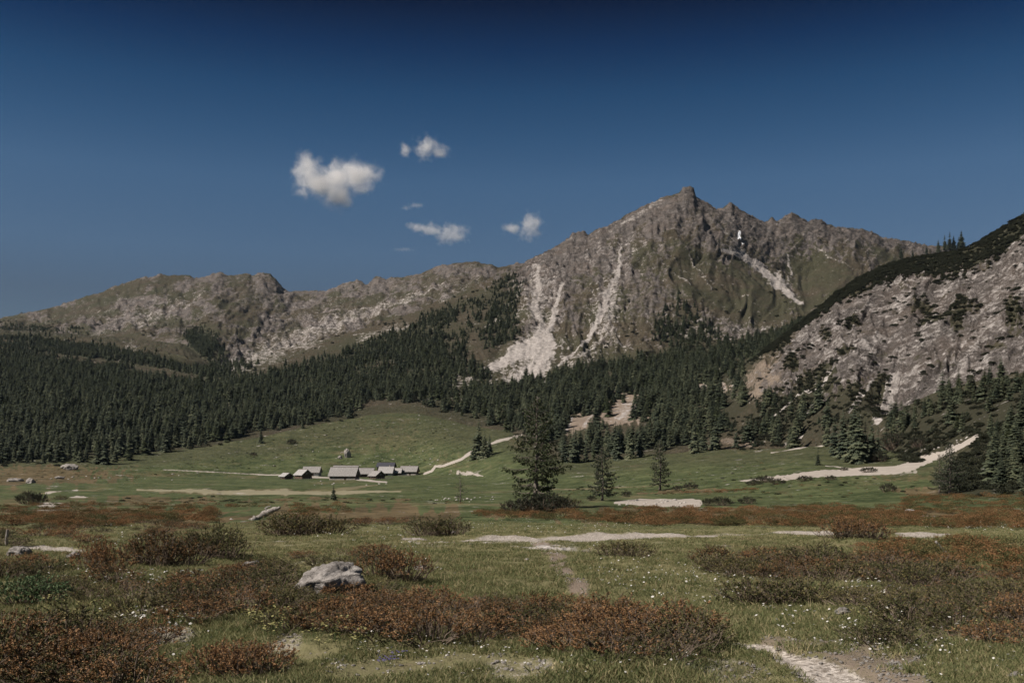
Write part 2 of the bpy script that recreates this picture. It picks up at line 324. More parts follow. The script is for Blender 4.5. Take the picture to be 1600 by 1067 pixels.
# --- masks, laid on the places they belong to
wx = 5*fbm(GX/40+GY/60, GZ/30, 3, 5); wy = 4*fbm(GX/45, GZ/25+GY/80, 3, 9)
far_sec = (SEC >= 6)[:, None]; fine = np.where(SEC[:, None] < 1, fbm(GX/np.maximum(1.2, GY*.012), GY/np.maximum(1.2, GY*.03), 3, 4), fbm(PX/7, PY0/7, 3, 3))
def segdist(px, py, pts):
    best = np.full(px.shape, 1e9)
    for (x0, y0, w0), (x1, y1, w1) in zip(pts[:-1], pts[1:]):
        dx, dy = x1-x0, y1-y0; L = dx*dx+dy*dy+1e-9
        t = np.clip(((px-x0)*dx+(py-y0)*dy)/L, 0, 1)
        d = np.hypot(px-x0-t*dx, py-y0-t*dy)/(w0+(w1-w0)*t); best = np.minimum(best, d)
    return best
def line(mask, pts, strength=1.0, secs_=None, warp=1.0, soft=(1.3, 0.5), nz=0.25):
    a = np.array(pts); mw = a[:, 2].max()*2+12
    r0, r1 = (0, NR) if secs_ is None else (S0[secs_[0]], S0[secs_[1]] if secs_[1] else NR)
    c = np.where((XK > a[:, 0].min()-mw) & (XK < a[:, 0].max()+mw))[0]
    if len(c) == 0: return
    c0, c1 = c[0], c[-1]+1; px = PX[r0:r1, c0:c1]+wx[r0:r1, c0:c1]*warp; py = PY0[r0:r1, c0:c1]+wy[r0:r1, c0:c1]*warp
    d = segdist(px, py, pts)+nz*fine[r0:r1, c0:c1]
    mask[r0:r1, c0:c1] = np.maximum(mask[r0:r1, c0:c1], strength*sstep(soft[0], soft[1], d))
def blob(mask, cx, cy_, rx, ry, strength=1.0, secs_=None, rot=0.0, warp=1.5, nz=0.35, op='max'):
    r0, r1 = (0, NR) if secs_ is None else (S0[secs_[0]], S0[secs_[1]] if secs_[1] else NR)
    px = PX[r0:r1]+wx[r0:r1]*warp-cx; py = PY0[r0:r1]+wy[r0:r1]*warp-cy_
    c, s_ = math.cos(math.radians(rot)), math.sin(math.radians(rot))
    d = np.hypot((px*c+py*s_)/rx, (-px*s_+py*c)/ry)+nz*fine[r0:r1]
    v = strength*sstep(1.25, 0.6, d)
    if op == 'max': mask[r0:r1] = np.maximum(mask[r0:r1], v)
    else: mask[r0:r1] *= (1-v)
Zs = np.zeros_like(GZ)
rock, scree, forest, gravel, heath, earth, dry, snow = [Zs.copy() for _ in range(8)]
MT = ('low', 'back2'); LR = ('bowl', None); CL = ('dark', 'low')
# main mountain
vert = np.zeros_like(GZ); a, b = S0['mid'], S0['back2']
rowfrac = (np.arange(a, b)-a)/(b-a)
gul = ridged(PX[a:b]/30+0.5*fbm(PX[a:b]/80, PY0[a:b]/60, 3, 31), rowfrac[:, None]*2.2+PX[a:b]/200, 4, 21)
rn_ = fbm(PX[a:b]/26, PY0[a:b]/20, 4, 41)
rock[a:b] = np.clip(0.10+0.55*rowfrac[:, None]+0.55*(gul-0.55)+0.42*rn_, 0, 1)*sstep(700, 790, XK)[None]
rock[a:b] += 0.30*np.clip(1-np.abs(XK-890)/190, 0, 1)[None]*sstep(0.1, 0.4, rowfrac)[:, None]
top = np.clip(1-(PY0[a:b]-np.interp(XK, *np.array([(x, y) for x, y in zip(XK, HZ-F*R2[1]/R2[0])]).T)[None])/70, 0, 1)
rock[a:b] += 0.35*top*sstep(760, 860, XK)[None]
for (cx, cy_, rx, ry, rot, st) in [(1020, 462, 55, 50, 10, .55), (930, 430, 50, 40, 0, .35), (1130, 515, 110, 22, 4, .62), (1240, 530, 60, 22, 0, .5), (1210, 385, 40, 45, 20, .6), (1080, 330, 70, 35, 0, .6), (1180, 350, 50, 22, 10, .7), (1260, 350, 60, 16, 8, .7), (1330, 375, 50, 14, 8, .5), (850, 430, 55, 45, 0, .55), (960, 530, 30, 40, 0, .3)]:
    blob(rock, cx, cy_, rx, ry, st, MT, rot, nz=0.6)
grassy = np.zeros_like(GZ)
for (cx, cy_, rx, ry, rot, st) in [(1110, 440, 95, 34, 18, .75), (1180, 470, 80, 32, 18, .8), (1290, 430, 70, 42, 10, .75), (1380, 400, 60, 22, 8, .6), (1130, 560, 120, 26, -8, .6), (930, 570, 60, 30, 0, .7), (1010, 385, 60, 22, 10, .35), (760, 500, 50, 70, 30, .9)]:
    blob(grassy, cx, cy_, rx, ry, st, MT, rot, nz=0.7)
rock *= (1-grassy)
for pts, st in [([(836, 418, 4), (841, 450, 6), (834, 480, 8), (848, 505, 7), (853, 522, 8)], .74), ([(875, 446, 3), (868, 485, 4), (856, 512, 6), (852, 525, 8)], .85),
                ([(852, 518, 9), (830, 540, 16), (790, 562, 9), (752, 583, 4)], .95), ([(855, 520, 9), (853, 545, 16), (842, 572, 15), (805, 598, 5)], .95), ([(842, 560, 10), (815, 580, 5), (790, 596, 4)], .7),
                ([(970, 378, 1.5), (967, 425, 3), (952, 455, 6), (942, 485, 6), (925, 515, 4), (900, 548, 2), (868, 575, 1.5)], .8), ([(962, 420, 3), (962, 460, 5), (952, 500, 6), (930, 535, 2.5), (912, 553, 1.6), (885, 573, 1.2)], .6),
                ([(940, 500, 7), (960, 530, 6), (985, 545, 3)], .45), ([(1125, 355, 2), (1150, 385, 4), (1165, 400, 3)], .55), ([(1130, 390, 2), (1165, 402, 5), (1190, 422, 6), (1215, 445, 5), (1235, 462, 4), (1252, 472, 3)], .9),
                ([(1215, 430, 6), (1225, 446, 6)], .7), ([(1228, 395, 1.5), (1236, 425, 2), (1227, 448, 2)], .6), ([(1270, 385, 1.5), (1300, 403, 1.5), (1330, 420, 1.5)], .45), ([(1030, 405, 1), (1062, 430, 1.5), (1078, 440, 1.5)], .5), ([(1078, 398, 1), (1100, 430, 1.4), (1110, 442, 1.2)], .5), ([(1035, 395, 1.2), (1070, 418, 1.4), (1130, 440, 1)], .35),
                ([(960, 352, 2), (985, 345, 3), (1030, 315, 4)], .55), ([(800, 470, 1.3), (775, 500, 1.4), (757, 512, 1.2)], .55), ([(1160, 458, 1), (1170, 466, 1)], .8)]:
    line(scree, pts, st, MT, 0.9, (1.9, .35), .45)
blob(scree, 845, 465, 34, 58, .46, MT, 0, nz=.9); blob(scree, 828, 562, 56, 30, .55, MT, -28, nz=.9); blob(scree, 948, 485, 26, 52, .48, MT, 12, nz=.9); blob(scree, 912, 560, 40, 20, .42, MT, -25, nz=1); blob(scree, 1130, 515, 105, 18, .34, MT, 4, nz=1.0); blob(scree, 960, 400, 50, 40, .32, MT, 0, nz=1.0); blob(scree, 720, 600, 26, 12, .5, MT, -20, nz=1)
line(snow, [(1155, 366, 2.5), (1154, 373, 2.2), (1157, 378, 1.0)], 1, MT, .2, nz=.1); line(snow, [(1160, 383, 1.2), (1162, 385, 1.0)], 1, MT, .2, nz=.1)
# shoulder under the far range
a0, b0 = S0['bowl'], NR
rfr = np.clip((np.arange(a0, b0)-a0)/(S0['back']-a0), 0, 1)[:, None]
rock[a0:b0] = np.clip(0.36+0.20*rfr+0.75*fbm(PX[a0:b0]/44, PY0[a0:b0]/16, 4, 51)+0.5*(ridged(PX[a0:b0]/26+PY0[a0:b0]/50, PY0[a0:b0]/40, 4, 61)-0.6), 0, 1)
for (cx, cy_, rx, ry, rot, st) in [(415, 455, 32, 32, 0, .6), (550, 446, 50, 12, 0, .6), (340, 440, 50, 12, 0, .4), (720, 430, 70, 20, 0, .45), (600, 445, 60, 14, 0, .5)]:
    blob(rock, cx, cy_, rx, ry, st, LR, rot, nz=.6)
blob(rock, 370, 475, 40, 25, .5, LR, 0, op='mul'); blob(rock, 240, 440, 60, 10, .6, LR, -10, op='mul'); blob(rock, 130, 480, 90, 12, .6, LR, -18, op='mul')
for pts, st in [([(700, 445, 3), (655, 458, 4), (620, 470, 6), (560, 492, 11), (490, 520, 16), (430, 545, 18), (360, 572, 13)], .52), ([(320, 448, 1.5), (312, 460, 3), (290, 475, 3), (255, 488, 5), (215, 505, 9)], .46), ([(240, 490, 12), (190, 505, 12), (150, 520, 8)], .34), ([(205, 545, 10), (190, 555, 8)], .45), ([(360, 540, 6), (410, 520, 5)], .3), ([(640, 505, 4), (600, 515, 4), (560, 528, 3)], .4), ([(760, 428, 3), (730, 445, 4), (690, 470, 4)], .35), ([(450, 480, 6), (420, 510, 5), (380, 560, 5)], .3)]:
    line(scree, pts, st, ('mid', None), 1.6, (1.8, .3), .6)
blob(scree, 480, 500, 90, 34, .25, LR, -22, nz=1.2); blob(scree, 210, 490, 90, 24, .24, LR, -8, nz=1.3); blob(scree, 690, 455, 60, 14, .22, LR, -12, nz=1.2)
# right-hand eroded hillside
a1_, b1_ = S0['cliff'], S0['low']
inside = sstep(1150, 1230, XK+0.55*(PY0[a1_:b1_]-600)+25*fbm(PX[a1_:b1_]/30, PY0[a1_:b1_]/30, 3, 71))
rr = np.clip(0.88+0.35*fbm(PX[a1_:b1_]/34-PY0[a1_:b1_]/50, PY0[a1_:b1_]/24, 4, 73), 0, 1)
rock[a1_:b1_] = rr*inside; scree[a1_:b1_] = np.clip(0.36+0.26*fbm(PX[a1_:b1_]/40+PY0[a1_:b1_]/40, PY0[a1_:b1_]/60-PX[a1_:b1_]/60, 4, 75), 0, 1)*inside
rim = np.clip(1-(PY0[a1_:b1_]-(HZ-F*R3[1]/R3[0])[None])/np.interp(XK, [1170, 1240, 1380, 1420, 1500, 1560, 1600], [5, 14, 26, 26, 50, 46, 40])[None]+0.35*fine[a1_:b1_], 0, 1)
rimm = sstep(0.1, 0.3, rim); rock[a1_:b1_] *= 1-rimm; scree[a1_:b1_] *= 1-rimm; forest[a1_:b1_] = np.maximum(forest[a1_:b1_], 0.95*rimm*xw3[None])
gb = np.zeros_like(GZ)
blob(gb, 1400, 500, 120, 70, .0, CL)
for (cx, cy_, rx, ry, rot, st) in [(1260, 615, 60, 28, -40, 1), (1215, 650, 70, 40, -20, 1), (1310, 640, 60, 26, -45, 1), (1365, 612, 32, 20, -35, .9), (1340, 660, 40, 30, -40, .9), (1480, 490, 50, 9, -12, .75), (1440, 470, 20, 10, 10, .7), (1500, 490, 12, 32, 5, .8), (1350, 440, 20, 12, 0, .3), (1220, 545, 16, 8, -30, .8), (1235, 570, 16, 8, -30, .8), (1330, 500, 12, 7, -40, .7), (1290, 520, 10, 8, -40, .7), (1585, 490, 14, 30, 0, .8), (1325, 545, 16, 8, -30, .7), (1300, 595, 16, 14, -60, .8), (1560, 540, 26, 7, 10, .5)]:
    blob(gb, cx, cy_, rx, ry, st, CL, rot, nz=.5)
rock *= 1-gb; scree *= 1-gb; forest = np.maximum(forest, gb*0.8)
for pts, st in [([(1300, 585, 2), (1285, 605, 2), (1240, 622, 1.5), (1200, 655, 1.3)], .9), ([(1282, 622, 1.5), (1262, 645, 2), (1245, 660, 3)], .85), ([(1255, 670, 2.5), (1248, 682, 4), (1225, 692, 2)], .7), ([(1400, 590, 10), (1385, 630, 9), (1368, 657, 6)], .8), ([(1345, 610, 3), (1325, 640, 3)], .7), ([(1365, 590, 4), (1340, 625, 2.5)], .7), ([(1555, 480, 12), (1530, 530, 12), (1500, 590, 12)], .55)]:
    line(scree, pts, st, CL, .8)
blob(earth, 972, 642, 40, 28, 1, ('slope', 'mid'), -20); blob(earth, 903, 658, 32, 16, .9, ('slope', 'mid'), -28); blob(earth, 1100, 608, 40, 13, .8, ('slope', 'mid'), 0); blob(earth, 1190, 590, 40, 26, .55, CL, -40); blob(earth, 1160, 690, 50, 8, .5, CL, 0)
line(scree, [(1000, 625, 2.5), (985, 640, 4), (965, 655, 3)], .6, ('slope', 'mid'), .7); line(scree, [(892, 650, 5), (882, 668, 5)], .75, ('slope', 'mid'), .7); line(scree, [(930, 640, 2), (912, 665, 3)], .6, ('slope', 'mid'), .7); blob(scree, 975, 640, 30, 18, .38, ('slope', 'mid'), -20, nz=.9); blob(scree, 1100, 608, 40, 10, .42, ('slope', 'mid'), 0, nz=1)
# forests (ground under the trees) as a density in photo space
fd = np.zeros_like(GZ)
def poly(pts, secs_=None, soft=6.0):
    r0, r1 = (0, NR) if secs_ is None else (S0[secs_[0]], S0[secs_[1]] if secs_[1] else NR)
    px = PX[r0:r1]+wx[r0:r1]*1.5; py = PY0[r0:r1]+wy[r0:r1]*1.5; ins = np.zeros(px.shape, bool); d = np.full(px.shape, 1e9)
    n = len(pts)
    for i in range(n):
        x0, y0 = pts[i]; x1, y1 = pts[(i+1) % n]
        cond = ((y0 > py) != (y1 > py)) & (px < (x1-x0)*(py-y0)/((y1-y0) if y1 != y0 else 1e-9)+x0); ins ^= cond
        dx, dy = x1-x0, y1-y0; t = np.clip(((px-x0)*dx+(py-y0)*dy)/(dx*dx+dy*dy+1e-9), 0, 1); d = np.minimum(d, np.hypot(px-x0-t*dx, py-y0-t*dy))
    out = np.zeros(GZ.shape); out[r0:r1] = sstep(-soft, soft, np.where(ins, d, -d)); return out
FS = ('slope', 'back2')
fd = np.maximum(fd, poly([(-700, 560), (0, 556), (100, 566), (210, 588), (300, 602), (400, 592), (470, 575), (560, 545), (650, 505), (735, 462), (760, 470), (740, 520), (715, 560), (760, 585), (800, 608), (870, 590), (960, 566), (1060, 556), (1140, 548), (1160, 570), (1170, 640), (1110, 690), (1010, 706), (930, 712), (880, 712), (820, 680), (760, 655), (660, 628), (575, 622), (552, 650), (480, 664), (400, 676), (320, 690), (250, 700), (180, 712), (80, 716), (-700, 722)], FS, 11))
fd = np.maximum(fd, poly([(765, 450), (800, 425), (818, 440), (806, 480), (806, 525), (770, 548), (745, 545), (760, 500)], FS)*.85)
fd = np.maximum(fd, 0.62*poly([(-300, 520), (0, 514), (120, 522), (230, 552), (330, 565), (400, 575), (300, 610), (200, 590), (0, 560), (-300, 560)], ('mid', None), 12))
fd = np.maximum(fd, 0.8*poly([(285, 520), (310, 512), (345, 530), (352, 550), (320, 560), (285, 552)], ('mid', None), 6))
fd = np.maximum(fd, 0.5*poly([(1060, 470), (1100, 500), (1160, 545), (1060, 556), (1020, 520)], FS, 14))
fd = np.maximum(fd, poly([(1140, 548), (1230, 503), (1300, 448), (1390, 402), (1400, 440), (1300, 500), (1230, 548), (1170, 590)], ('low', 'mid'), 5))
fd = np.maximum(fd, .42*poly([(1165, 600), (1240, 622), (1310, 645), (1300, 690), (1165, 696)], ('slope', 'low'), 10))
hole = np.zeros_like(GZ)
for (cx, cy_, rx, ry, rot, st) in [(975, 640, 36, 24, -20, 1), (965, 668, 48, 34, -6, 1), (905, 656, 30, 15, -28, .95), (898, 680, 34, 24, -8, 1), (1100, 607, 36, 12, 0, .8), (720, 510, 16, 50, 28, .85), (600, 632, 40, 10, 10, .7), (720, 602, 26, 12, -20, .8), (480, 600, 30, 8, -15, .55), (690, 650, 60, 8, 12, .3), (540, 560, 50, 7, -18, .5), (1080, 640, 40, 10, -20, .35), (820, 570, 60, 24, -20, .9), (260, 600, 30, 6, 10, .4), (240, 575, 40, 10, -10, .5)]:
    blob(hole, cx, cy_, rx, ry, st, None, rot, nz=.5)
fd *= 1-hole
fd *= np.clip(0.72+0.75*fbm(GX/70, GY/70, 3, 83), 0.12, 1)
forest = np.maximum(forest, np.clip(fd*1.3, 0, 0.9)*(SEC >= 1)[:, None])
rock *= 1-0.75*np.clip(fd, 0, 1); 
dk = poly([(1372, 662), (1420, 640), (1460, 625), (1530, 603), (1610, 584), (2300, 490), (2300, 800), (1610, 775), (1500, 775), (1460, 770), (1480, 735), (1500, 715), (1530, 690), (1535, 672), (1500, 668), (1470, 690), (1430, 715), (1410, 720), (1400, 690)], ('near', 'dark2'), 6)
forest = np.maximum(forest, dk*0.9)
# tracks, stream bed, bare ground
MS = ('near', 'low')
isP = Zs.copy(); isG = Zs.copy()
line(isP, [(662, 740, 1.2), (674, 736, 1.5), (680, 729, 1.6), (692, 728, 1.5), (720, 718, 1.7), (735, 708, 1.8), (748, 702, 1.6), (775, 690, 1.6), (795, 685, 1.5), (815, 680, 1.2)], 1, MS, .15, (1.5, .8), .1)
line(isP, [(404, 741, .9), (440, 742, .9), (480, 745, 1.1), (540, 747, 1.2), (580, 751, 1.2), (604, 753, 1.0)], .9, MS, .1, (1.5, .8), .15)
line(isP, [(255, 734, .7), (330, 737, .8), (410, 741, .9)], .55, MS, .1, (1.5, .8), .3)
line(isP, [(1205, 707, 1.6), (1245, 700, 2.0), (1288, 690, 1.4)], 1, MS, .3); line(isP, [(1290, 726, 1.2), (1330, 732, 1.2)], .8, MS, .2)
line(isG, [(1158, 752, 1.5), (1180, 750, 2.5), (1230, 747, 5), (1265, 742, 5.5), (1330, 738, 5), (1400, 731, 7), (1420, 724, 9), (1445, 713, 9), (1475, 699, 7), (1500, 688, 6), (1520, 677, 4), (1527, 668, 2)], 1, MS, .4, (1.3, .6), .25)
line(isG, [(1430, 735, 4), (1400, 738, 4), (1350, 741, 3)], .5, MS, .4, nz=.6); line(isG, [(1490, 715, 5), (1515, 725, 7), (1535, 738, 6)], .6, MS, .8, nz=.7); line(isG, [(1480, 705, 3), (1540, 705, 3)], .35, MS, .8, nz=.7)
line(isG, [(962, 785, 2), (1000, 785, 4.5), (1040, 785, 6), (1092, 785, 5.5)], 1, MS, .25, (1.25, .8), .12)
blob(isG, 80, 789, 30, 4, .8, MS, 3, nz=.6); blob(isG, 118, 777, 14, 1.8, .8, MS, 0, nz=.5); line(isG, [(70, 770, 1.2), (120, 765, 1.5)], .6, MS, .3, nz=.4)
blob(isG, 725, 738, 22, 5, .55, MS, 15, nz=.6); line(isG, [(740, 741, 1), (755, 743, 1)], .8, MS, .2)
# footpath across the middle, and the gravel at the bottom right
line(isP, [(630, 846, 2.5), (700, 847, 3), (760, 844, 4), (830, 842, 4.5), (900, 840, 3.2), (960, 838, 3.2), (1050, 838, 4), (1150, 837, 5), (1240, 836, 5), (1320, 838, 4)], .8, MS, .6, (1.5, .4), .25)
line(isP, [(1400, 838, 3), (1450, 838, 3), (1500, 837, 4)], .6, MS, 1, nz=.5); line(isP, [(20, 858, 3.5), (70, 856, 5), (130, 858, 3)], .7, MS, 1, nz=.5)
line(isP, [(1400, 1110, 60), (1330, 1062, 30), (1285, 1045, 22), (1240, 1028, 12), (1195, 1015, 8), (1150, 1008, 7), (1110, 1003, 4)], .88, MS, 1.5, (1.3, .4), .35)
line(earth, [(1420, 1060, 60), (1340, 1030, 26), (1280, 1015, 14), (1200, 1005, 12)], .6, MS, 2, nz=.6)
line(earth, [(840, 848, 10), (870, 870, 16), (885, 892, 13), (905, 915, 14), (925, 940, 12)], .85, MS, 1.2, (1.4, .3), .45)
blob(gravel, 1140, 1050, 60, 24, .36, MS, 10, nz=.9); blob(gravel, 280, 995, 60, 16, .46, MS, -6, nz=1); blob(gravel, 560, 1040, 120, 14, .27, MS, 0, nz=1.2); blob(earth, 660, 1050, 260, 26, .34, MS, 0, nz=1.3); blob(gravel, 450, 1015, 40, 10, .45, MS, -10, nz=1); blob(earth, 240, 950, 120, 22, .45, MS, 0, nz=1); blob(gravel, 840, 1050, 60, 18, .40, MS, 0, nz=1.2)
gravel = np.maximum(gravel, np.maximum(isP, isG))
for pts, st in [([(215, 765, 1.5), (300, 767, 4), (380, 769, 6), (460, 770, 6), (560, 768, 4), (625, 767, 1.5)], 1.0), ([(520, 765, 2), (590, 759, 1.5)], .85), ([(250, 770, 2), (300, 768, 3), (350, 772, 3)], .8), ([(90, 752, 1), (180, 755, 1.5), (330, 757, 1)], .66), ([(860, 764, 1.2), (940, 762, 1.2), (1040, 757, 1.2), (1070, 754, .8)], .86), ([(60, 771, 1), (120, 765, 1.5), (150, 765, 1)], .8), ([(0, 787, 2), (300, 787, 4), (560, 786, 4), (780, 790, 3), (960, 793, 2)], .66)]:
    line(dry, pts, st, MS, .4, (1.4, .4), .35)
dry = np.maximum(dry, 0.42+0.25*fbm(PX/60, PY0/9, 3, 91)*(SEC <= 1)[:, None])
blob(dry, 620, 690, 110, 22, .62, MS, 14, nz=.8)
# heath on the near ground
for (cx, cy_, rx, ry, st) in [(1250, 805, 460, 13, .85), (1150, 818, 300, 6, .6), (200, 815, 260, 14, .75), (480, 815, 80, 24, .8), (630, 805, 110, 15, .85), (830, 806, 110, 5, .9), (130, 800, 140, 8, .6), (1480, 880, 160, 40, .62), (1300, 870, 220, 26, .7), (1520, 930, 120, 60, .6), (270, 850, 90, 30, .6), (150, 870, 40, 25, .6), (330, 930, 200, 26, .6), (620, 950, 190, 40, .62), (900, 975, 190, 48, .62), (80, 1020, 140, 50, .7), (40, 880, 60, 16, .6), (1420, 738+6, 60, 6, .5), (1440, 768, 60, 6, .6), (1080, 768, 90, 3, .7), (90, 730, 130, 7, .5), (220, 740, 160, 6, .42), (60, 742, 150, 18, .62), (180, 785, 200, 5, .5), (480, 690, 120, 16, .36), (640, 690, 110, 24, .36), (360, 720, 120, 12, .34), (440, 781, 260, 2.5, .6), (240, 779, 120, 3, .6), (1300, 757, 120, 6, .42), (1180, 700, 60, 4, .4)]:
    blob(heath, cx, cy_, rx, ry, st, MS, 0, nz=.6)
farr = np.broadcast_to(sstep(20, 120, GY)*0.88+np.where(SEC == 1, .065, .12)[:, None]*((SEC >= 1)[:, None]*np.clip((rowi-S0['slope']-5)/40, 0, 1)), GZ.shape).copy()
# --- relief
H = np.zeros_like(GZ); nearm = sstep(160, 60, GY)
H += 0.085*fbm(GX/1.6, GY/1.6, 4, 101)*sstep(1.5, 4, GY)*nearm+0.16*fbm(GX/6, GY/6, 3, 103)*nearm*sstep(5, 12, GY)
H += 0.35*fbm(GX/22, GY/22, 4, 105)*sstep(30, 90, GY)*(SEC <= 1)[:, None]*sstep(700, 400, GY)
H -= 0.05*gravel*nearm
slope_m = ((SEC >= 1) & (SEC <= 6))[:, None]*1.0
H += slope_m*(3.0*fbm(GX/90, GY/90, 4, 107)+0.5*fbm(GX/14, GY/14, 3, 109))*np.clip((rowi-S0['slope'])/100, 0, 1)*0.8
# cliffs and gullies; the low frequencies vanish on the skylines so the traced ridges stay
def window(r0, r1, e=0.12):
    t = np.clip((np.arange(NR)-r0)/(r1-r0), 0, 1); return (sstep(0, e, t)*sstep(1, 1-e*1.2, t))[:, None]
wm = window(S0['low'], S0['back2']); wl = window(S0['bowl'], S0['back']); wc = window(S0['cliff'], S0['cliff2'])
sp = ridged(PX/62+0.6*fbm(PX/120, PY0/90, 3, 111), PY0/170+PX/400, 3, 113)-0.62
sp2 = ridged(PX/22+0.5*fbm(PX/50, PY0/40, 3, 115)+PY0/110, PY0/70, 4, 117)-0.6
hf = ridged(GX/30, GY/30+GZ/20, 5, 119)-0.6
rk = np.clip(rock+0.35*scree, 0, 1)
inm = ((SEC >= 7) & (SEC <= 9))[:, None]
H += inm*wm*sstep(700, 860, XK)[None]*(1-.75*np.clip(scree, 0, 1))*(14*sp+8*sp2*np.clip(0.3+rk, 0, 1)+5*rk*fbm(PX/11, PY0/11, 4, 141))
H += inm*sstep(640, 800, XK)[None]*hf*(2+5*rk*(1-.7*np.clip(scree, 0, 1))+7*rk*nearw('back2', 40))*np.clip((rowi-S0['mid'])/60, 0, 1)
inl = (SEC >= 10)[:, None]
spl = ridged(PX/48+PY0/60+0.6*fbm(PX/90, PY0/60, 3, 121), PY0/80-PX/300, 4, 123)-0.62
H += inl*wl*(11*spl+6*fbm(PX/14, PY0/10, 4, 143)*np.clip(.3+rock, 0, 1))+inl*(ridged(GX/42, GY/60+GZ/30, 5, 125)-0.6)*(3+6*rock+7*nearw('back', 20)*rock)*np.clip((rowi-S0['bowl'])/40, 0, 1)
inc = ((SEC >= 4) & (SEC <= 5))[:, None]
spc = ridged((PX+PY0*0.75)/46+0.6*fbm(PX/70, PY0/70, 3, 127), PY0/130, 4, 129)-0.6
H += inc*wc*xw3[None]*(8*spc)
H += inc*xw3[None]*(ridged(GX/11, GY/11+GZ/9, 5, 131)-0.6)*(0.8+2.6*rk)*np.clip(1-nearw('cliff2', 14)*0.7, 0, 1)
H += (SEC == 9)[:, None]*4*fbm(GX/25, GY/25, 4, 133)
GZ = GZ+H; WZ = GZ+EYE
PY = HZ-F*GZ/GY
V = np.stack([GX, GY, WZ], -1).astype(np.float32)
m1 = np.stack([rock, scree, forest, np.ones_like(rock)], -1).astype(np.float32)
m2 = np.stack([gravel, heath, earth, np.ones_like(rock)], -1).astype(np.float32)
m3 = np.stack([dry, snow, farr, np.ones_like(rock)], -1).astype(np.float32)
ids = np.arange(NR*NC).reshape(NR, NC)
Q = np.stack([ids[:-1, :-1], ids[:-1, 1:], ids[1:, 1:], ids[1:, :-1]], -1)
fsec = np.broadcast_to(SEC[:-1, None], Q.shape[:2]); fcol = np.broadcast_to(XK[None, :-1], Q.shape[:2])
fp = (isP[:-1, :-1] > 0.5) & (fsec <= 5); fg = (isG[:-1, :-1] > 0.5) & (fsec <= 5)
kindmap = np.zeros(Q.shape[:2], int)                     # 0 meadow
kindmap[(fsec >= 2) & (fsec <= 6)] = 1                   # wooded lower slopes
kindmap[(fsec >= 2) & (fsec <= 5) & (fcol > 1150)] = 2   # right hill
kindmap[(fsec >= 7) & (fsec <= 9)] = 3                   # main mountain
kindmap[(fsec >= 10) | ((fsec >= 7) & (fcol < 300))] = 4  # left range
kindmap[fg] = 6; kindmap[fp] = 5
STRUCT = ['meadow_ground', 'lower_slopes', 'eroded_hillside', 'mountain', 'mountain_range', 'path', 'stream_bed']
LBL = ['green valley meadow with heath and hummocks in front', 'wooded lower slopes under the mountain', 'bare eroded hillside with gravel gullies at the right', 'grey rocky mountain with scree chutes and a small summit block', 'brown rocky mountain range under the clouds at the left', 'pale gravel track crossing the valley', 'pale dry stream bed of gravel in the meadow']
for kk, nm in enumerate(STRUCT):
    q = Q[kindmap == kk]
    used = np.unique(q); remap = np.zeros(NR*NC, np.int32); remap[used] = np.arange(len(used))
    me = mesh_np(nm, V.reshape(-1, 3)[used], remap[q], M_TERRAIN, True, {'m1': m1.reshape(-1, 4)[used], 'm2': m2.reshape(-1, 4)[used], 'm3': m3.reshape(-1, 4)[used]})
    tag(obj(nm, me), LBL[kk], nm.replace('_', ' '), None, 'structure')
PYmin = np.minimum.accumulate(PY, axis=0)
def place(px, py):
    """the visible ground point that photo pixel (px, py) shows"""
    c = int(np.argmin(np.abs(XK-px))); col = PY[:, c]
    r = int(np.argmax(col <= py)); r = max(r, 1)
    y0, y1 = col[r-1], col[r]; t = 0 if y0 == y1 else (y0-py)/(y0-y1)
    Y = GY[r-1, c]+(GY[r, c]-GY[r-1, c])*t; z = WZ[r-1, c]+(WZ[r, c]-WZ[r-1, c])*t
    return Vector(((px-800)/F*Y, Y, z))
def ground_z(X, Y):
    fc = np.interp(800+F*X/Y, XK, np.arange(NC)); c = int(min(fc, NC-2)); f = fc-c
    return float((1-f)*np.interp(Y, GY[:, c], WZ[:, c])+f*np.interp(Y, GY[:, c+1], WZ[:, c+1]))
# ------------------------------------------------------------------ sampling the near ground
def grid_rc(X, Y):
    X = np.asarray(X, float); Y = np.asarray(Y, float)
    fc = np.interp(800+F*X/Y, XK, np.arange(NC)); c = np.clip(fc.astype(int), 0, NC-2); f = fc-c
    yg = YG[c]*(1-f)+YG[c+1]*f
    t = (np.log(Y)-math.log(G0))/(np.log(yg)-math.log(G0))*560
    r = np.clip(t.astype(int), 0, 559); return r, c, np.clip(t-r, 0, 1), f
def near_sample(A, X, Y):
    r, c, tr, f = grid_rc(X, Y)
    return (A[r, c]*(1-f)+A[r, c+1]*f)*(1-tr)+(A[r+1, c]*(1-f)+A[r+1, c+1]*f)*tr
def leaf_mat(name, ramp, trans=0.3, rough=0.75, objvar=0.35, huevar=0.0):
    """colour from the vertex attribute 'col' (red: position on the ramp), varied per object"""
    s = NT(name); a = s.sep(s.attr('col')); oi = s.n('ObjectInfo').outputs['Random']
    cr = s.n('ValToRGB'); el = cr.color_ramp.elements
    el[0].position = ramp[0][0]; el[0].color = (*ramp[0][1], 1); el[1].position = ramp[-1][0]; el[1].color = (*ramp[-1][1], 1)
    for p, c in ramp[1:-1]:
        e = el.new(p); e.color = (*c, 1)
    t = s.math('ADD', a[0], s.math('MULTIPLY', s.math('SUBTRACT', oi, 0.5), objvar), True); s.l(t, cr.inputs[0])
    return s.bsdf(cr.outputs[0], rough, None, 0.25, trans)
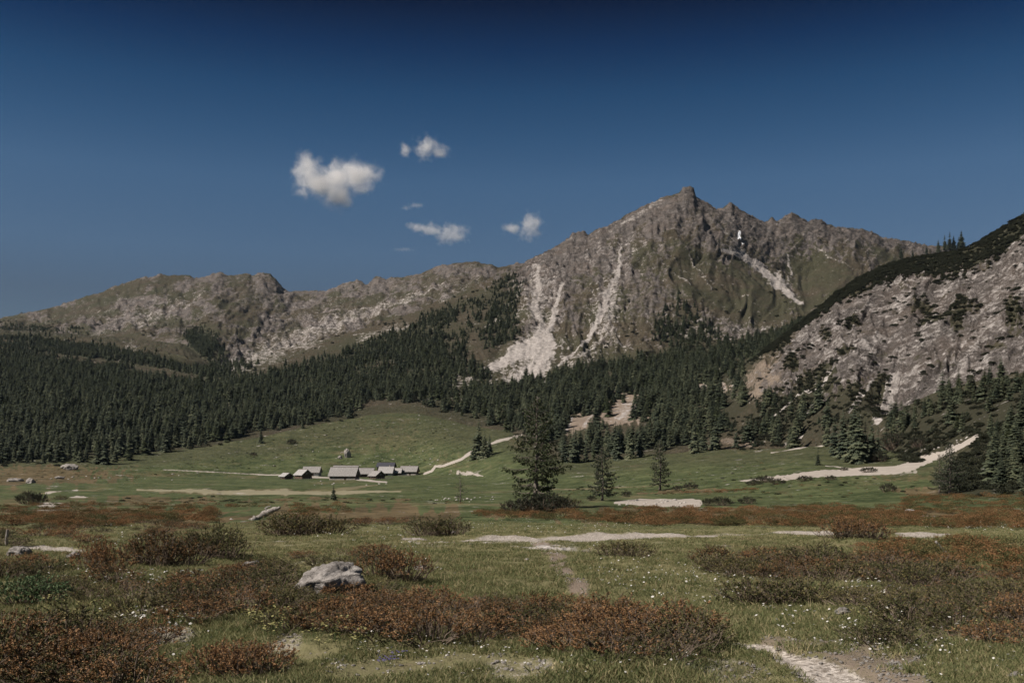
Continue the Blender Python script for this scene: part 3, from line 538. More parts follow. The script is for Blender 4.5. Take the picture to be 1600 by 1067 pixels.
def bark_mat(name, c0, c1, scale=14, stretch=0.2):
    s = NT(name); P = s.mapping(s.pos(), (1, 1, stretch)); n = s.noise(P, scale, 5, .7); n2 = s.noise(s.pos(), scale*.15, 3)
    col = s.mix(s.step(s.mixf(.4, n, n2), .35, .65), c0, c1)
    return s.bsdf(col, .9, s.bump(n, .7, .03), .1)
M_BARK = bark_mat('spruce_bark', (0.06, 0.048, 0.038), (0.15, 0.125, 0.105), 8)
M_BARK_LARCH = bark_mat('larch_bark', (0.09, 0.072, 0.06), (0.24, 0.205, 0.18), 8)
M_TWIG = bark_mat('heath_twigs', (0.06, 0.043, 0.032), (0.20, 0.155, 0.12), 30, .4)
M_DEAD = bark_mat('weathered_wood', (0.12, 0.105, 0.092), (0.36, 0.325, 0.295), 22, .12)
M_SPRUCE = leaf_mat('spruce_needles', [(0, (0.0278, 0.0371, 0.0244)), (0.45, (0.0546, 0.0662, 0.0394)), (0.8, (0.0858, 0.0974, 0.0557)), (1, (0.1218, 0.1276, 0.0719))], 0.18, objvar=.6)
M_LARCH = leaf_mat('larch_needles', [(0, (0.030, 0.040, 0.018)), (0.5, (0.054, 0.066, 0.030)), (1, (0.088, 0.100, 0.048))], 0.22, objvar=.2)
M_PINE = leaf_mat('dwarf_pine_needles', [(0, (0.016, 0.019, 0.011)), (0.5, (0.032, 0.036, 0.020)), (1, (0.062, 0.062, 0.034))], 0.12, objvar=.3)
M_RUSSET = leaf_mat('russet_heath_leaves', [(0, (0.038, 0.037, 0.014)), (0.3, (0.105, 0.074, 0.029)), (0.6, (0.215, 0.113, 0.047)), (1, (0.38, 0.215, 0.105))], 0.14, objvar=.45)
M_OLIVE = leaf_mat('olive_heath_leaves', [(0, (0.030, 0.040, 0.014)), (0.45, (0.075, 0.078, 0.028)), (0.8, (0.140, 0.115, 0.045)), (1, (0.25, 0.205, 0.09))], 0.14, objvar=.3)
M_GREEN = leaf_mat('green_shrub_leaves', [(0, (0.0486, 0.0816, 0.034)), (0.5, (0.0875, 0.1352, 0.0581)), (1, (0.155, 0.2028, 0.1))], 0.2, objvar=.2)
M_GRASS = leaf_mat('grass_blades', [(0, (0.0909, 0.1123, 0.0424)), (0.45, (0.186, 0.194, 0.0823)), (0.75, (0.2961, 0.2615, 0.1309)), (1, (0.4683, 0.3764, 0.2245))], 0.3, .7, .6)
def rock_mat(name, c0, c1, c2, sc=1.0):
    s = NT(name); P = s.pos(); oi = s.n('ObjectInfo').outputs['Random']
    Pm = s.mapping(P, (sc, sc, sc*2.0), (.3, .5, .1)); a = s.noise(Pm, 3.0, 8, .7, .4); b = s.noise(P, 14*sc, 5, .7); v = s.voro(Pm, 3.5, 'DISTANCE_TO_EDGE')
    col = s.mix(s.step(a, .35, .65), c0, c1); col = s.mix(s.step(b, .56, .68, 0, .75), col, c2)
    col = s.mix(s.step(v, .06, .0, 0, .55), col, (0.06, 0.052, 0.045))
    col = s.mix(s.math('MULTIPLY', oi, .25), col, (0.16, .15, .13))
    nb = s.bump(a, .9, .12/sc); nb = s.bump(b, .7, .03/sc, nb)
    return s.bsdf(col, .92, nb, .12)
M_ROCK = rock_mat('lichen_rock', (0.19, 0.17, 0.155), (0.40, 0.365, 0.335), (0.50, 0.46, 0.43))
M_STONE = rock_mat('pale_stone', (0.33, 0.295, 0.26), (0.54, 0.50, 0.46), (0.60, 0.56, 0.52), 4.0)

# scattering with geometry nodes (stuff only)
def scatter(name, pts, scl, rot, pick, protos, label, cat):
    me = bpy.data.meshes.new(name); n = len(pts); me.vertices.add(n); me.vertices.foreach_set('co', np.asarray(pts, np.float32).ravel())
    a = me.attributes.new('scl', 'FLOAT_VECTOR', 'POINT'); a.data.foreach_set('vector', np.asarray(scl, np.float32).ravel())
    a = me.attributes.new('rot', 'FLOAT_VECTOR', 'POINT'); a.data.foreach_set('vector', np.asarray(rot, np.float32).ravel())
    a = me.attributes.new('pick', 'INT', 'POINT'); a.data.foreach_set('value', np.asarray(pick, np.int32))
    me.update(); o = obj(name, me); tag(o, label, cat, None, 'stuff')
    g = bpy.data.node_groups.new(name, 'GeometryNodeTree')
    g.interface.new_socket('Geometry', in_out='INPUT', socket_type='NodeSocketGeometry'); g.interface.new_socket('Geometry', in_out='OUTPUT', socket_type='NodeSocketGeometry')
    gi = g.nodes.new('NodeGroupInput'); go = g.nodes.new('NodeGroupOutput'); jn = g.nodes.new('GeometryNodeJoinGeometry')
    def named(nm, dt):
        q = g.nodes.new('GeometryNodeInputNamedAttribute'); q.data_type = dt; q.inputs['Name'].default_value = nm; return q.outputs['Attribute']
    sv, rv, pv = named('scl', 'FLOAT_VECTOR'), named('rot', 'FLOAT_VECTOR'), named('pick', 'INT')
    e2r = g.nodes.new('FunctionNodeEulerToRotation'); g.links.new(rv, e2r.inputs[0])
    for k, p in enumerate(protos):
        oi = g.nodes.new('GeometryNodeObjectInfo'); oi.inputs['Object'].default_value = p; oi.inputs['As Instance'].default_value = True
        ip = g.nodes.new('GeometryNodeInstanceOnPoints'); cmp_ = g.nodes.new('FunctionNodeCompare'); cmp_.data_type = 'INT'; cmp_.operation = 'EQUAL'
        g.links.new(pv, cmp_.inputs[2]); cmp_.inputs[3].default_value = k
        g.links.new(gi.outputs[0], ip.inputs['Points']); g.links.new(cmp_.outputs[0], ip.inputs['Selection']); g.links.new(oi.outputs['Geometry'], ip.inputs['Instance'])
        g.links.new(e2r.outputs[0], ip.inputs['Rotation']); g.links.new(sv, ip.inputs['Scale']); g.links.new(ip.outputs[0], jn.inputs[0])
    g.links.new(jn.outputs[0], go.inputs[0])
    md = o.modifiers.new('scatter', 'NODES'); md.node_group = g
    return o
def proto_obj(name, me): return bpy.data.objects.new(name, me)      # not linked: only the scatter uses it

# ------------------------------------------------------------------ boulders, stones
def boulder_mesh(name, seed, sx, sy, sz, mat, sub=5, rough=.2, cut=.07):
    bm = bmesh.new(); bmesh.ops.create_icosphere(bm, subdivisions=sub, radius=1.0)
    v = np.array([q.co[:] for q in bm.verts]); r = np.random.default_rng(seed)
    for _ in range(9):                                  # flat broken faces
        d = r.normal(size=3); d /= np.linalg.norm(d); h = r.uniform(.55, .9); k = v@d; m = k > h; v[m] -= np.outer(k[m]-h, d)*.85
    n = fbm(v[:, 0]*1.6+seed, v[:, 1]*1.6+v[:, 2]*1.3, 5, seed); n2 = ridged(v[:, 0]*3+seed, v[:, 2]*5+v[:, 1]*2, 4, seed+3)-.6
    v *= (1+rough*n+cut*n2)[:, None]; v *= np.array([sx, sy, sz]); v[:, 2] = np.maximum(v[:, 2], -sz*.45)
    for q, c in zip(bm.verts, v): q.co = c
    me = bpy.data.meshes.new(name); bm.to_mesh(me); bm.free(); me.materials.append(mat)
    me.polygons.foreach_set('use_smooth', np.ones(len(me.polygons), bool)); return me
def boulder(px, py, wpx, hpx, seed, label, rz=0.0, depth=.8, group=None, sink=.12):
    p = place(px, py); k = p.y/F; w_ = wpx*k/2; h_ = hpx*k
    o = obj('boulder', boulder_mesh('boulder', seed, w_, w_*depth, h_/1.3, M_ROCK)); o.location = p+Vector((0, w_*depth*.5, h_*(.42-sink))); o.rotation_euler = (0, 0, rz)
    tag(o, label, 'boulder', group); return o
b_main = boulder(512, 926, 124, 54, 5, 'large cracked grey boulder lying among russet shrubs in front', .15, .9, None, .40)
b_main.rotation_euler = (0.06, -0.20, .2)
boulder(542, 715, 11, 13, 8, 'big pale boulder alone on the grassy slope above the huts', .4)
boulder(531, 717, 7, 5, 9, 'small pale boulder lying left of the big one above the huts')
boulder(392, 891, 34, 13, 12, 'flat pale rock half buried between shrubs at the left', .3)
boulder(109, 734, 26, 10, 14, 'wide brown boulder on the heathy rise at the far left meadow', .2)
boulder(46, 755, 16, 8, 15, 'round grey boulder at the left edge of the meadow')
boulder(20, 752, 26, 5, 16, 'long low grey rock beside the round boulder at the left')
boulder(92, 748, 16, 4, 17, 'low rock slab right of the round boulder in the left meadow')
boulder(658, 890, 24, 7, 18, 'flat grey slab in the grass right of the large boulder', .2)
boulder(1318, 958, 26, 9, 19, 'flat whitish rock in the grass among the right shrubs', .1)
boulder(28, 869, 38, 14, 20, 'pale boulder at the left edge under the dark stump')
boulder(112, 872, 22, 9, 21, 'pale angular rock right of the dark stump', .5)
boulder(707, 834, 14, 5, 22, 'low pale rock in the grass right of the dark shrub', .5)
boulder(1588, 1062, 26, 12, 23, 'grey stone at the bottom right corner', .5)
boulder(300, 868, 10, 5, 24, 'small pale rock right of the two big left bushes')
boulder(76, 889, 16, 5, 27, 'small flat rock below the pale angular rock at left')
boulder(1424, 802, 20, 6, 25, 'flat pale rock in the far russet heath at right')
boulder(1540, 738, 10, 9, 26, 'pale rock at the end of the stream bed by the dark pine')

stone_me = [boulder_mesh('stone', 40+i, .5, .42, .3, M_STONE, 2, .25, .12) for i in range(6)]
def stone(x, y, wpx, label, group):
    p = place(x, y); o = obj('stone', stone_me[random.randrange(6)]); s_ = wpx*p.y/F; o.location = p+Vector((0, 0, .04*s_)); o.scale = (s_, s_, s_*random.uniform(.7, 1.1)); o.rotation_euler = (random.uniform(-.2, .2), random.uniform(-.2, .2), random.uniform(0, 6.3))
    tag(o, label, 'stone', group)
def in_poly(pts):
    xs = [p[0] for p in pts]; ys = [p[1] for p in pts]
    while True:
        x = random.uniform(min(xs), max(xs)); y = random.uniform(min(ys), max(ys)); c = False; n = len(pts)
        for i in range(n):
            (x0, y0), (x1, y1) = pts[i], pts[(i+1) % n]
            if (y0 > y) != (y1 > y) and x < (x1-x0)*(y-y0)/(y1-y0)+x0: c = not c
        if c: return x, y
for reg, n, w0, w1, lab, grp in [
        ([(1050, 1010), (1180, 1010), (1330, 1064), (1080, 1064)], 46, 4, 12, 'pale stone beside the gravel track at the bottom right', 'stones by the gravel track'),
        ([(1290, 1010), (1420, 1040), (1480, 1066), (1390, 1066)], 26, 4, 11, 'brownish stone on the bare earth right of the gravel track', 'stones on the bare earth'),
        ([(200, 975), (350, 985), (330, 1010), (190, 1060)], 26, 4, 13, 'pale stone among flowers between the two lower left shrubs', 'stones between the lower left shrubs'),
        ([(430, 1000), (720, 1030), (960, 1040), (960, 1064), (440, 1064)], 40, 4, 14, 'pale stone in thin turf along the bottom of the meadow', 'stones along the bottom edge'),
        ([(690, 850), (880, 850), (930, 900), (700, 900)], 14, 4, 9, 'small pale stone on the worn footpath', 'stones on the footpath'),
        ([(640, 842), (830, 838), (830, 850), (640, 852)], 12, 3, 8, 'small stone on the gravel path across the meadow', 'stones on the gravel path'),
        ([(960, 780), (1092, 781), (1092, 789), (965, 789)], 26, 3, 8, 'white stone of the low gravel bank below the larches', 'stones of the white gravel bank'),
        ([(680, 776), (775, 776), (775, 784), (680, 784)], 22, 3, 7, 'pale stone in the row of rubble left of the big larch', 'stones left of the big larch'),
        ([(1420, 705), (1525, 672), (1535, 685), (1450, 728)], 34, 3, 8, 'pale block in the stream bed under the dark slope', 'blocks in the stream bed'),
        ([(420, 700), (700, 700), (700, 728), (400, 730)], 26, 2, 4.5, 'small pale stone on the grassy slope behind the huts', 'stones on the slope behind the huts'),
        ([(500, 752), (640, 752), (640, 758), (480, 758)], 9, 3, 6, 'white stone in the meadow in front of the huts', 'stones in front of the huts'),
        ([(150, 738), (300, 738), (330, 750), (60, 750)], 12, 3, 6, 'pale stone in the meadow at the far left', 'stones in the left meadow')]:
    for _ in range(n):
        x, y = in_poly(reg); stone(x, y, random.uniform(w0, w1)*random.uniform(.6, 1), lab, grp)

# ------------------------------------------------------------------ conifers
def spruce_mesh(seed, whorls=24, spread=.19, droop=.35, base=.06, gap=.0):
    r = random.Random(seed); m = MB(); H_ = 1.0
    for i in range(whorls):
        t = (i+r.uniform(-.3, .3))/whorls; z = base+(1-base)*max(0, t); L = spread*((1-z)**.78)*r.uniform(.7, 1.1)+.012
        if r.random() < gap: continue
        nb = 9 if z < .7 else 6; a0 = r.uniform(0, 6.28)
        for b in range(nb):
            a = a0+6.283*b/nb+r.uniform(-.3, .3); l = L*r.uniform(.55, 1.2); d = Vector((math.cos(a), math.sin(a), 0)); sd_ = Vector((-d.y, d.x, 0)); q0 = Vector((0, 0, z+.25*l))
            dr = (.55+droop)*(1-.45*z)*r.uniform(.75, 1.2); c = min(1, max(0, r.gauss(.5, .22))); wd = l*r.uniform(.26, .38)+.004
            def P(f): return q0+d*(l*f)+Vector((0, 0, -dr*l*f+.16*l*f**3))
            p1, p2, p3 = P(.4), P(.75), P(1.0); hg = Vector((0, 0, -.22*l)); c2 = max(0, c-.12); c3 = min(1, c+.15)
            for sg, cc in ((1, c), (-1, c2)):            # a drooping roof-shaped spray, ragged at its edge
                e1 = p1+sd_*sg*wd*.9+hg; e2 = p2+sd_*sg*wd+hg*.9; e3 = p3+sd_*sg*wd*.35+hg*.4
                f = [(0, 1, 2), (1, 3, 4), (1, 4, 2)] if sg > 0 else [(0, 2, 1), (1, 4, 3), (1, 2, 4)]
                m.add([q0, p1, e1, p2, e2], f, (cc, cc, cc))
                m.add([p2, p3, e3, p2.lerp(e2, .6)], [(0, 1, 2, 3)] if sg > 0 else [(3, 2, 1, 0)], (c3, c3, c3))
                e4 = p1.lerp(p2, .5)+sd_*sg*wd*1.25+hg*1.5+d*l*.1; m.add([p1.lerp(p2, .3), p1.lerp(p2, .8), e4], [(0, 1, 2)] if sg < 0 else [(0, 2, 1)], (c3, c3, c3))
    m.add([(-.006, 0, .93), (.006, 0, .93), (0, 0, 1.02)], [(0, 1, 2)], (.6, .6, .6)); m.add([(0, -.006, .93), (0, .006, .93), (0, 0, 1.02)], [(0, 1, 2)], (.6, .6, .6))
    return m.mesh('spruce_crown', M_SPRUCE)
SPR = [spruce_mesh(1, 26, .17, .35, .05), spruce_mesh(2, 24, .20, .42, .04), spruce_mesh(3, 22, .15, .30, .10, .08), spruce_mesh(4, 28, .185, .5, .03), spruce_mesh(5, 20, .21, .25, .06, .12)]
tm = MB(); tm.tube([(0, 0, -.03), (0, 0, .1), (.002, 0, .5), (0, 0, .95)], [.017, .013, .008, .001], 6); SPR_TRUNK = tm.mesh('spruce_trunk', M_BARK, True)
# candidate positions over the wooded ground
dY = np.abs(np.diff(GY, axis=0))[:, :-1]; dX = np.abs(np.diff(GX, axis=1))[:-1]; area = dY*dX
okrow = ((SEC >= 1) & (SEC <= 8) | (SEC >= 10))[:-1, None]
dens = fd[:-1, :-1]*okrow/np.interp(GY[:-1, :-1], [300, 700, 1600], [18, 18, 20])
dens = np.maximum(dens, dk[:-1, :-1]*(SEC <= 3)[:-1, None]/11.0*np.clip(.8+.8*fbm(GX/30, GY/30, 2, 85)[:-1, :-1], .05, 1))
shr = (gb+0.0)[:-1, :-1]*((SEC >= 3) & (SEC <= 5))[:-1, None]
pr = np.clip(dens*area, 0, .9); hit = RNG.random(pr.shape) < pr
hr, hc = np.nonzero(hit); jx = RNG.random(len(hr)); jy = RNG.random(len(hr))
tX = GX[hr, hc]+jx*(GX[hr, hc+1]-GX[hr, hc]); tY = GY[hr, hc]+jy*(GY[hr+1, hc]-GY[hr, hc]); tZ = WZ[hr, hc]*(1-jy)+WZ[hr+1, hc]*jy-.15
tpx = 800+F*tX/tY; tpy = HZ-F*(tZ-EYE)/tY; elev = tZ
tH = RNG.uniform(7, 14.5, len(hr))*np.where(RNG.random(len(hr)) < .12, 1.25, 1.0)*np.interp(elev, [0, 40, 130, 260], [1.05, 1.0, .78, .55]); small = RNG.random(len(hr)) < .3; tH[small] *= RNG.uniform(.3, .75, small.sum())
isdk = (SEC[hr] <= 3) & (tpx > 1372); tH[isdk] *= .6; isR = (SEC[hr] >= 4) & (SEC[hr] <= 5) & (tpx > 1170); tH[isR] *= .6
keep_ = ~((tpx > 1395) & (tpx < 1548) & (tpy > 678)); hr, hc, tX, tY, tZ, tpx, tpy, tH, isdk, elev = [q[keep_] for q in (hr, hc, tX, tY, tZ, tpx, tpy, tH, isdk, elev)]
vis = tpy <= PYmin[hr, hc]+3
inf = (tpx > -30) & (tpx < 1630) & (tpy > 250)
big = tH/tY*F
extra = []   # spruces placed one by one: (px, base py, height px)
for x, y, h in [(748, 716, 62), (757, 716, 44), (741, 718, 40), (765, 712, 34), (1476, 392, 26), (1484, 391, 30), (1490, 392, 24), (1502, 390, 30), (1498, 391, 22), (1408, 404, 18), (1426, 402, 14), (1448, 398, 15), (1466, 394, 20),
                (1392, 668, 44), (1408, 664, 40), (1430, 655, 36), (1445, 650, 32), (1470, 640, 36), (1495, 630, 30), (1305, 712, 66), (1318, 716, 80), (1330, 722, 78), (1342, 724, 84), (1352, 722, 70), (1362, 720, 66), (1372, 716, 56), (1336, 716, 92), (1385, 704, 50), (1397, 690, 46), (1278, 727, 30), (521, 780, 24),
                (408, 692, 26), (882, 722, 46), (899, 722, 52), (916, 722, 40), (965, 718, 56), (985, 716, 50), (1000, 714, 58), (1085, 708, 50), (1100, 704, 44), (1118, 703, 54), (1150, 700, 40)]:
    extra.append((x, y, h))
cand = np.nonzero(vis & inf)[0]; order = cand[np.argsort(-big[cand])]; NIND = 300-len(extra); ind = order[:NIND]; rest = np.setdiff1d(np.arange(len(hr)), ind)
def zone_label(x, y):
    if y < 440 and x > 1380: return 'small spruce on the skyline of the eroded hillside', 'spruces on the hillside skyline'
    if x > 1372: return 'dark spruce on the shaded slope at the right edge', 'spruces on the shaded right slope'
    if x > 1240: return 'dark spruce in the stand above the stream bed', 'spruces in the stand above the stream bed'
    if x > 862: return 'dark spruce behind the right meadow under the mountain', 'spruces behind the right meadow'
    if x > 560: return 'dark spruce on the forest edge behind the winding track', 'spruces behind the winding track'
    return 'tall dark spruce on the forest edge left of the huts', 'spruces on the left forest edge'
def spruce(loc, h, label, group, k=None, wide=1.0):
    e = empty('spruce_tree', loc, random.uniform(0, 6.28)); e.scale = (h*wide, h*wide, h)
    obj('crown', SPR[random.randrange(len(SPR)) if k is None else k], e); obj('trunk', SPR_TRUNK, e); return tag(e, label, 'tree', group)
for i in ind: spruce((tX[i], tY[i], tZ[i]), tH[i], *zone_label(tpx[i], tpy[i]), wide=random.uniform(1.2, 1.75))
for x, y, h in extra:
    p = place(x, y); lab, grp = zone_label(x, y)
    if x in (748, 757, 741, 765): lab, grp = 'dark spruce of the small clump beside the winding track', 'spruces beside the winding track'
    if x == 521: lab, grp = 'lone small young spruce in the pale meadow before the huts', None
    if x == 1278: lab, grp = 'lone small young spruce at the edge of the stream bed', None
    if x == 408: lab, grp = 'lone small spruce at the grassy slope left of the village', None
    spruce(p-Vector((0, 0, .1)), h*p.y/F, lab, grp, None, 1.35 if h < 34 else 1.1)
lm = spruce_mesh(6, 21, .19, .2, .05, .05); lm.materials.clear(); lm.materials.append(M_LARCH); pr_sp = [proto_obj('spruce_scatter', m_) for m_ in SPR+[lm]]
n_ = len(rest); wd_ = RNG.uniform(1.2, 1.9, n_)
scatter('forest', np.stack([tX, tY, tZ], 1)[rest], np.stack([tH[rest]*wd_, tH[rest]*wd_, tH[rest]], 1), np.stack([RNG.normal(0, .03, n_), RNG.normal(0, .03, n_), RNG.uniform(0, 6.28, n_)], 1), RNG.choice(6, n_, p=[.19, .18, .18, .19, .14, .12]), pr_sp, 'dark conifer forest covering the lower mountain slopes', 'forest')
print('trees', len(hr), len(ind), n_)

def larch(name, px, py, hpx, seed, prof, limbs, label, cat='tree', tufts=1.0, lean=0.0, open_=0.0, side=None, mat=None):
    p = place(px, py); Ht = hpx*p.y/F; r = random.Random(seed); e = empty(name, p-Vector((0, 0, .1))); tag(e, label, cat)
    tp = [(lean*Ht*t+.012*Ht*math.sin(5*t), .01*Ht*math.sin(4*t+1), Ht*t) for t in np.linspace(0, 1, 10)]
    t_ = MB(); t_.tube(tp, [Ht*(.019*(1-t)**.8+.001)*(1+.5*math.exp(-t*30)) for t in np.linspace(0, 1, 10)], 8); 
    def tr(t):
        f = t*9; i = min(int(f), 8); return Vector(tp[i]).lerp(Vector(tp[i+1]), f-i)
    l_ = MB(); fo = MB()
    def tuft(q, d, s_):
        for _ in range(2):
            dd = (d+Vector((r.gauss(0, .5), r.gauss(0, .5), r.gauss(-.25, .4)))).normalized(); sdv = dd.cross(Vector((r.gauss(0, 1), r.gauss(0, 1), r.gauss(0, 1)))).normalized()
            L_ = s_*r.uniform(.6, 1.3); w_ = L_*r.uniform(.22, .4); c = r.uniform(0, 1)
            fo.add([q, q+dd*L_*.5+sdv*w_, q+dd*L_, q+dd*L_*.5-sdv*w_], [(0, 1, 2, 3)], (c, c, c))
    for i in range(limbs):
        t = .13+.86*((i+.5)/limbs)**.92; a = i*2.4+r.uniform(-.5, .5); L = Ht*np.interp(t, [q[0] for q in prof], [q[1] for q in prof])*r.uniform(.55, 1.15)
        if side: L *= side(a, t)
        if r.random() < open_: L *= .4
        d = Vector((math.cos(a), math.sin(a), 0)); o0 = tr(t); up = np.interp(t, [.1, .5, 1], [-.22, .05, .8])+r.uniform(-.12, .12)
        pts = [o0+d*(L*f)+Vector((0, 0, L*(up*f-.30*f*(1-f)*(1-t)+.22*f**3*(1-t)))) for f in (0, .25, .5, .75, 1)]
        l_.tube(pts, [Ht*.0055*(1-t*.6)*(1-.85*f)+.004 for f in (0, .25, .5, .75, 1)], 4, cap=False)
        ns = max(3, int(L/(Ht*.022)))
        for k in range(ns):
            f = .18+.82*(k+r.random())/ns; fi = f*4; j = min(int(fi), 3); q = pts[j].lerp(pts[j+1], fi-j); sg = 1 if k % 2 else -1
            sd_ = (Vector((-d.y, d.x, 0))*sg+d*r.uniform(.3, .9)+Vector((0, 0, r.uniform(-.25, .1)))).normalized(); sl = L*r.uniform(.16, .34)*(1.15-f*.7)+Ht*.012
            e2 = q+sd_*sl+Vector((0, 0, -.25*sl)); l_.tube([q, q.lerp(e2, .5)+Vector((0, 0, .03*sl)), e2], [Ht*.0016, Ht*.0012, Ht*.0006], 3, cap=False)
            for _ in range(max(3, int(tufts*2.1*sl/(Ht*.0075)))): tuft(q.lerp(e2, r.uniform(.1, 1.05))+Vector((0, 0, r.uniform(-.02, .005)*Ht)), sd_, Ht*.0165)
    tr_o = t_.build('trunk', M_BARK_LARCH, e, True); l_.build('limbs', M_BARK_LARCH, e, True); fo.build('crown', mat or M_LARCH, e)
    return e
larch('larch_tree', 834, 792, 174, 3, [(.1, .17), (.2, .34), (.3, .30), (.45, .27), (.6, .22), (.8, .13), (.93, .05), (1, .01)], 70, 'big spreading larch rising from a dark bush in the middle', tufts=1.05, open_=.1, lean=.045, side=lambda a, t: (1.18 if math.cos(a) < -.3 else .82) if t < .35 else (1.12 if math.cos(a) > 0 else .95))
larch('larch_tree', 941, 782, 84, 5, [(.1, .24), (.3, .28), (.5, .24), (.8, .13), (1, .02)], 56, 'slim larch with a bare pale trunk foot, right of the big larch', tufts=1.6, mat=M_SPRUCE)
larch('larch_tree', 1031, 766, 80, 6, [(.05, .16), (.3, .23), (.5, .19), (.8, .11), (1, .02)], 56, 'slim larch above the white gravel bank, third from left', tufts=1.6, lean=.01, mat=M_SPRUCE)
larch('larch_tree', 719, 784, 50, 7, [(.1, .42), (.2, .48), (.35, .30), (.6, .18), (1, .02)], 26, 'thin sparse little larch with bare twigs left of the big larch', tufts=.45, open_=.25)
larch('larch_tree', 1484, 772, 84, 9, [(.05, .36), (.3, .31), (.5, .23), (.75, .12), (1, .01)], 60, 'broad dark larch standing before the stream bed at the right', tufts=1.3, mat=M_SPRUCE)
larch('larch_tree', 1468, 770, 62, 10, [(.05, .32), (.3, .28), (.5, .2), (1, .01)], 40, 'smaller dark larch leaning on the left of the broad one', tufts=1.2, mat=M_SPRUCE)
# ------------------------------------------------------------------ huts of the alpine hamlet
def wood_mat(name, c0, c1, plank=3.2):
    s = NT(name); P = s.pos(); n = s.noise(s.mapping(P, (1, 1, .3)), 6, 5, .7); wv = s.n('TexWave', wave_type='BANDS', bands_direction='Z'); s.l(P, wv.inputs[0]); wv.inputs['Scale'].default_value = plank*.3
    col = s.mix(s.step(n, .3, .7), c0, c1); col = s.mix(s.step(wv.outputs['Fac'], .15, 0, 0, .6), col, (0.02, .016, .012)); return s.bsdf(col, .85, s.bump(wv.outputs['Fac'], .4, .04), .15)
def shingle_mat(name, c0, c1):
    s = NT(name); P = s.pos(); n = s.noise(P, 2.2, 6, .75); b = s.n('TexBrick'); s.l(s.mapping(P, (1, 1, 1)), b.inputs[0]); b.inputs['Scale'].default_value = 3.0; b.inputs['Color1'].default_value = (1, 1, 1, 1); b.inputs['Color2'].default_value = (.72, .72, .72, 1); b.inputs['Mortar'].default_value = (.35, .35, .35, 1)
    col = s.mix(s.step(n, .3, .7), c0, c1); col = s.mix(.6, col, b.outputs[0], 'MULTIPLY'); return s.bsdf(col, .85, s.bump(n, .5, .05), .2)
M_WOOD = wood_mat('dark_log_wall', (0.045, 0.030, 0.022), (0.11, 0.075, 0.055)); M_WOOD2 = wood_mat('brown_board_wall', (0.08, 0.052, 0.036), (0.17, 0.115, 0.08))
M_SH = shingle_mat('grey_shingles', (0.17, 0.158, 0.148), (0.37, 0.345, 0.325)); M_SH2 = shingle_mat('pale_shingles', (0.25, 0.235, 0.222), (0.46, 0.435, 0.415)); M_SHD = shingle_mat('dark_roofing', (0.042, 0.042, 0.052), (0.075, 0.075, 0.088))
s_ = NT('plaster'); M_PLASTER = s_.bsdf(s_.mix(s_.noise(s_.pos(), 1.2, 5), (0.36, .33, .30), (0.60, .57, .53)), .9)
s_ = NT('stone_plinth'); M_PLINTH = s_.bsdf(s_.mix(s_.voro(s_.pos(), 1.8), (0.30, .25, .22), (0.52, .45, .40)), .9)
s_ = NT('window_glass'); M_GLASS = s_.bsdf((0.02, .022, .025), .15, None, .5)
s_ = NT('white_frame'); M_FRAME = s_.bsdf((0.55, .52, .48), .6)
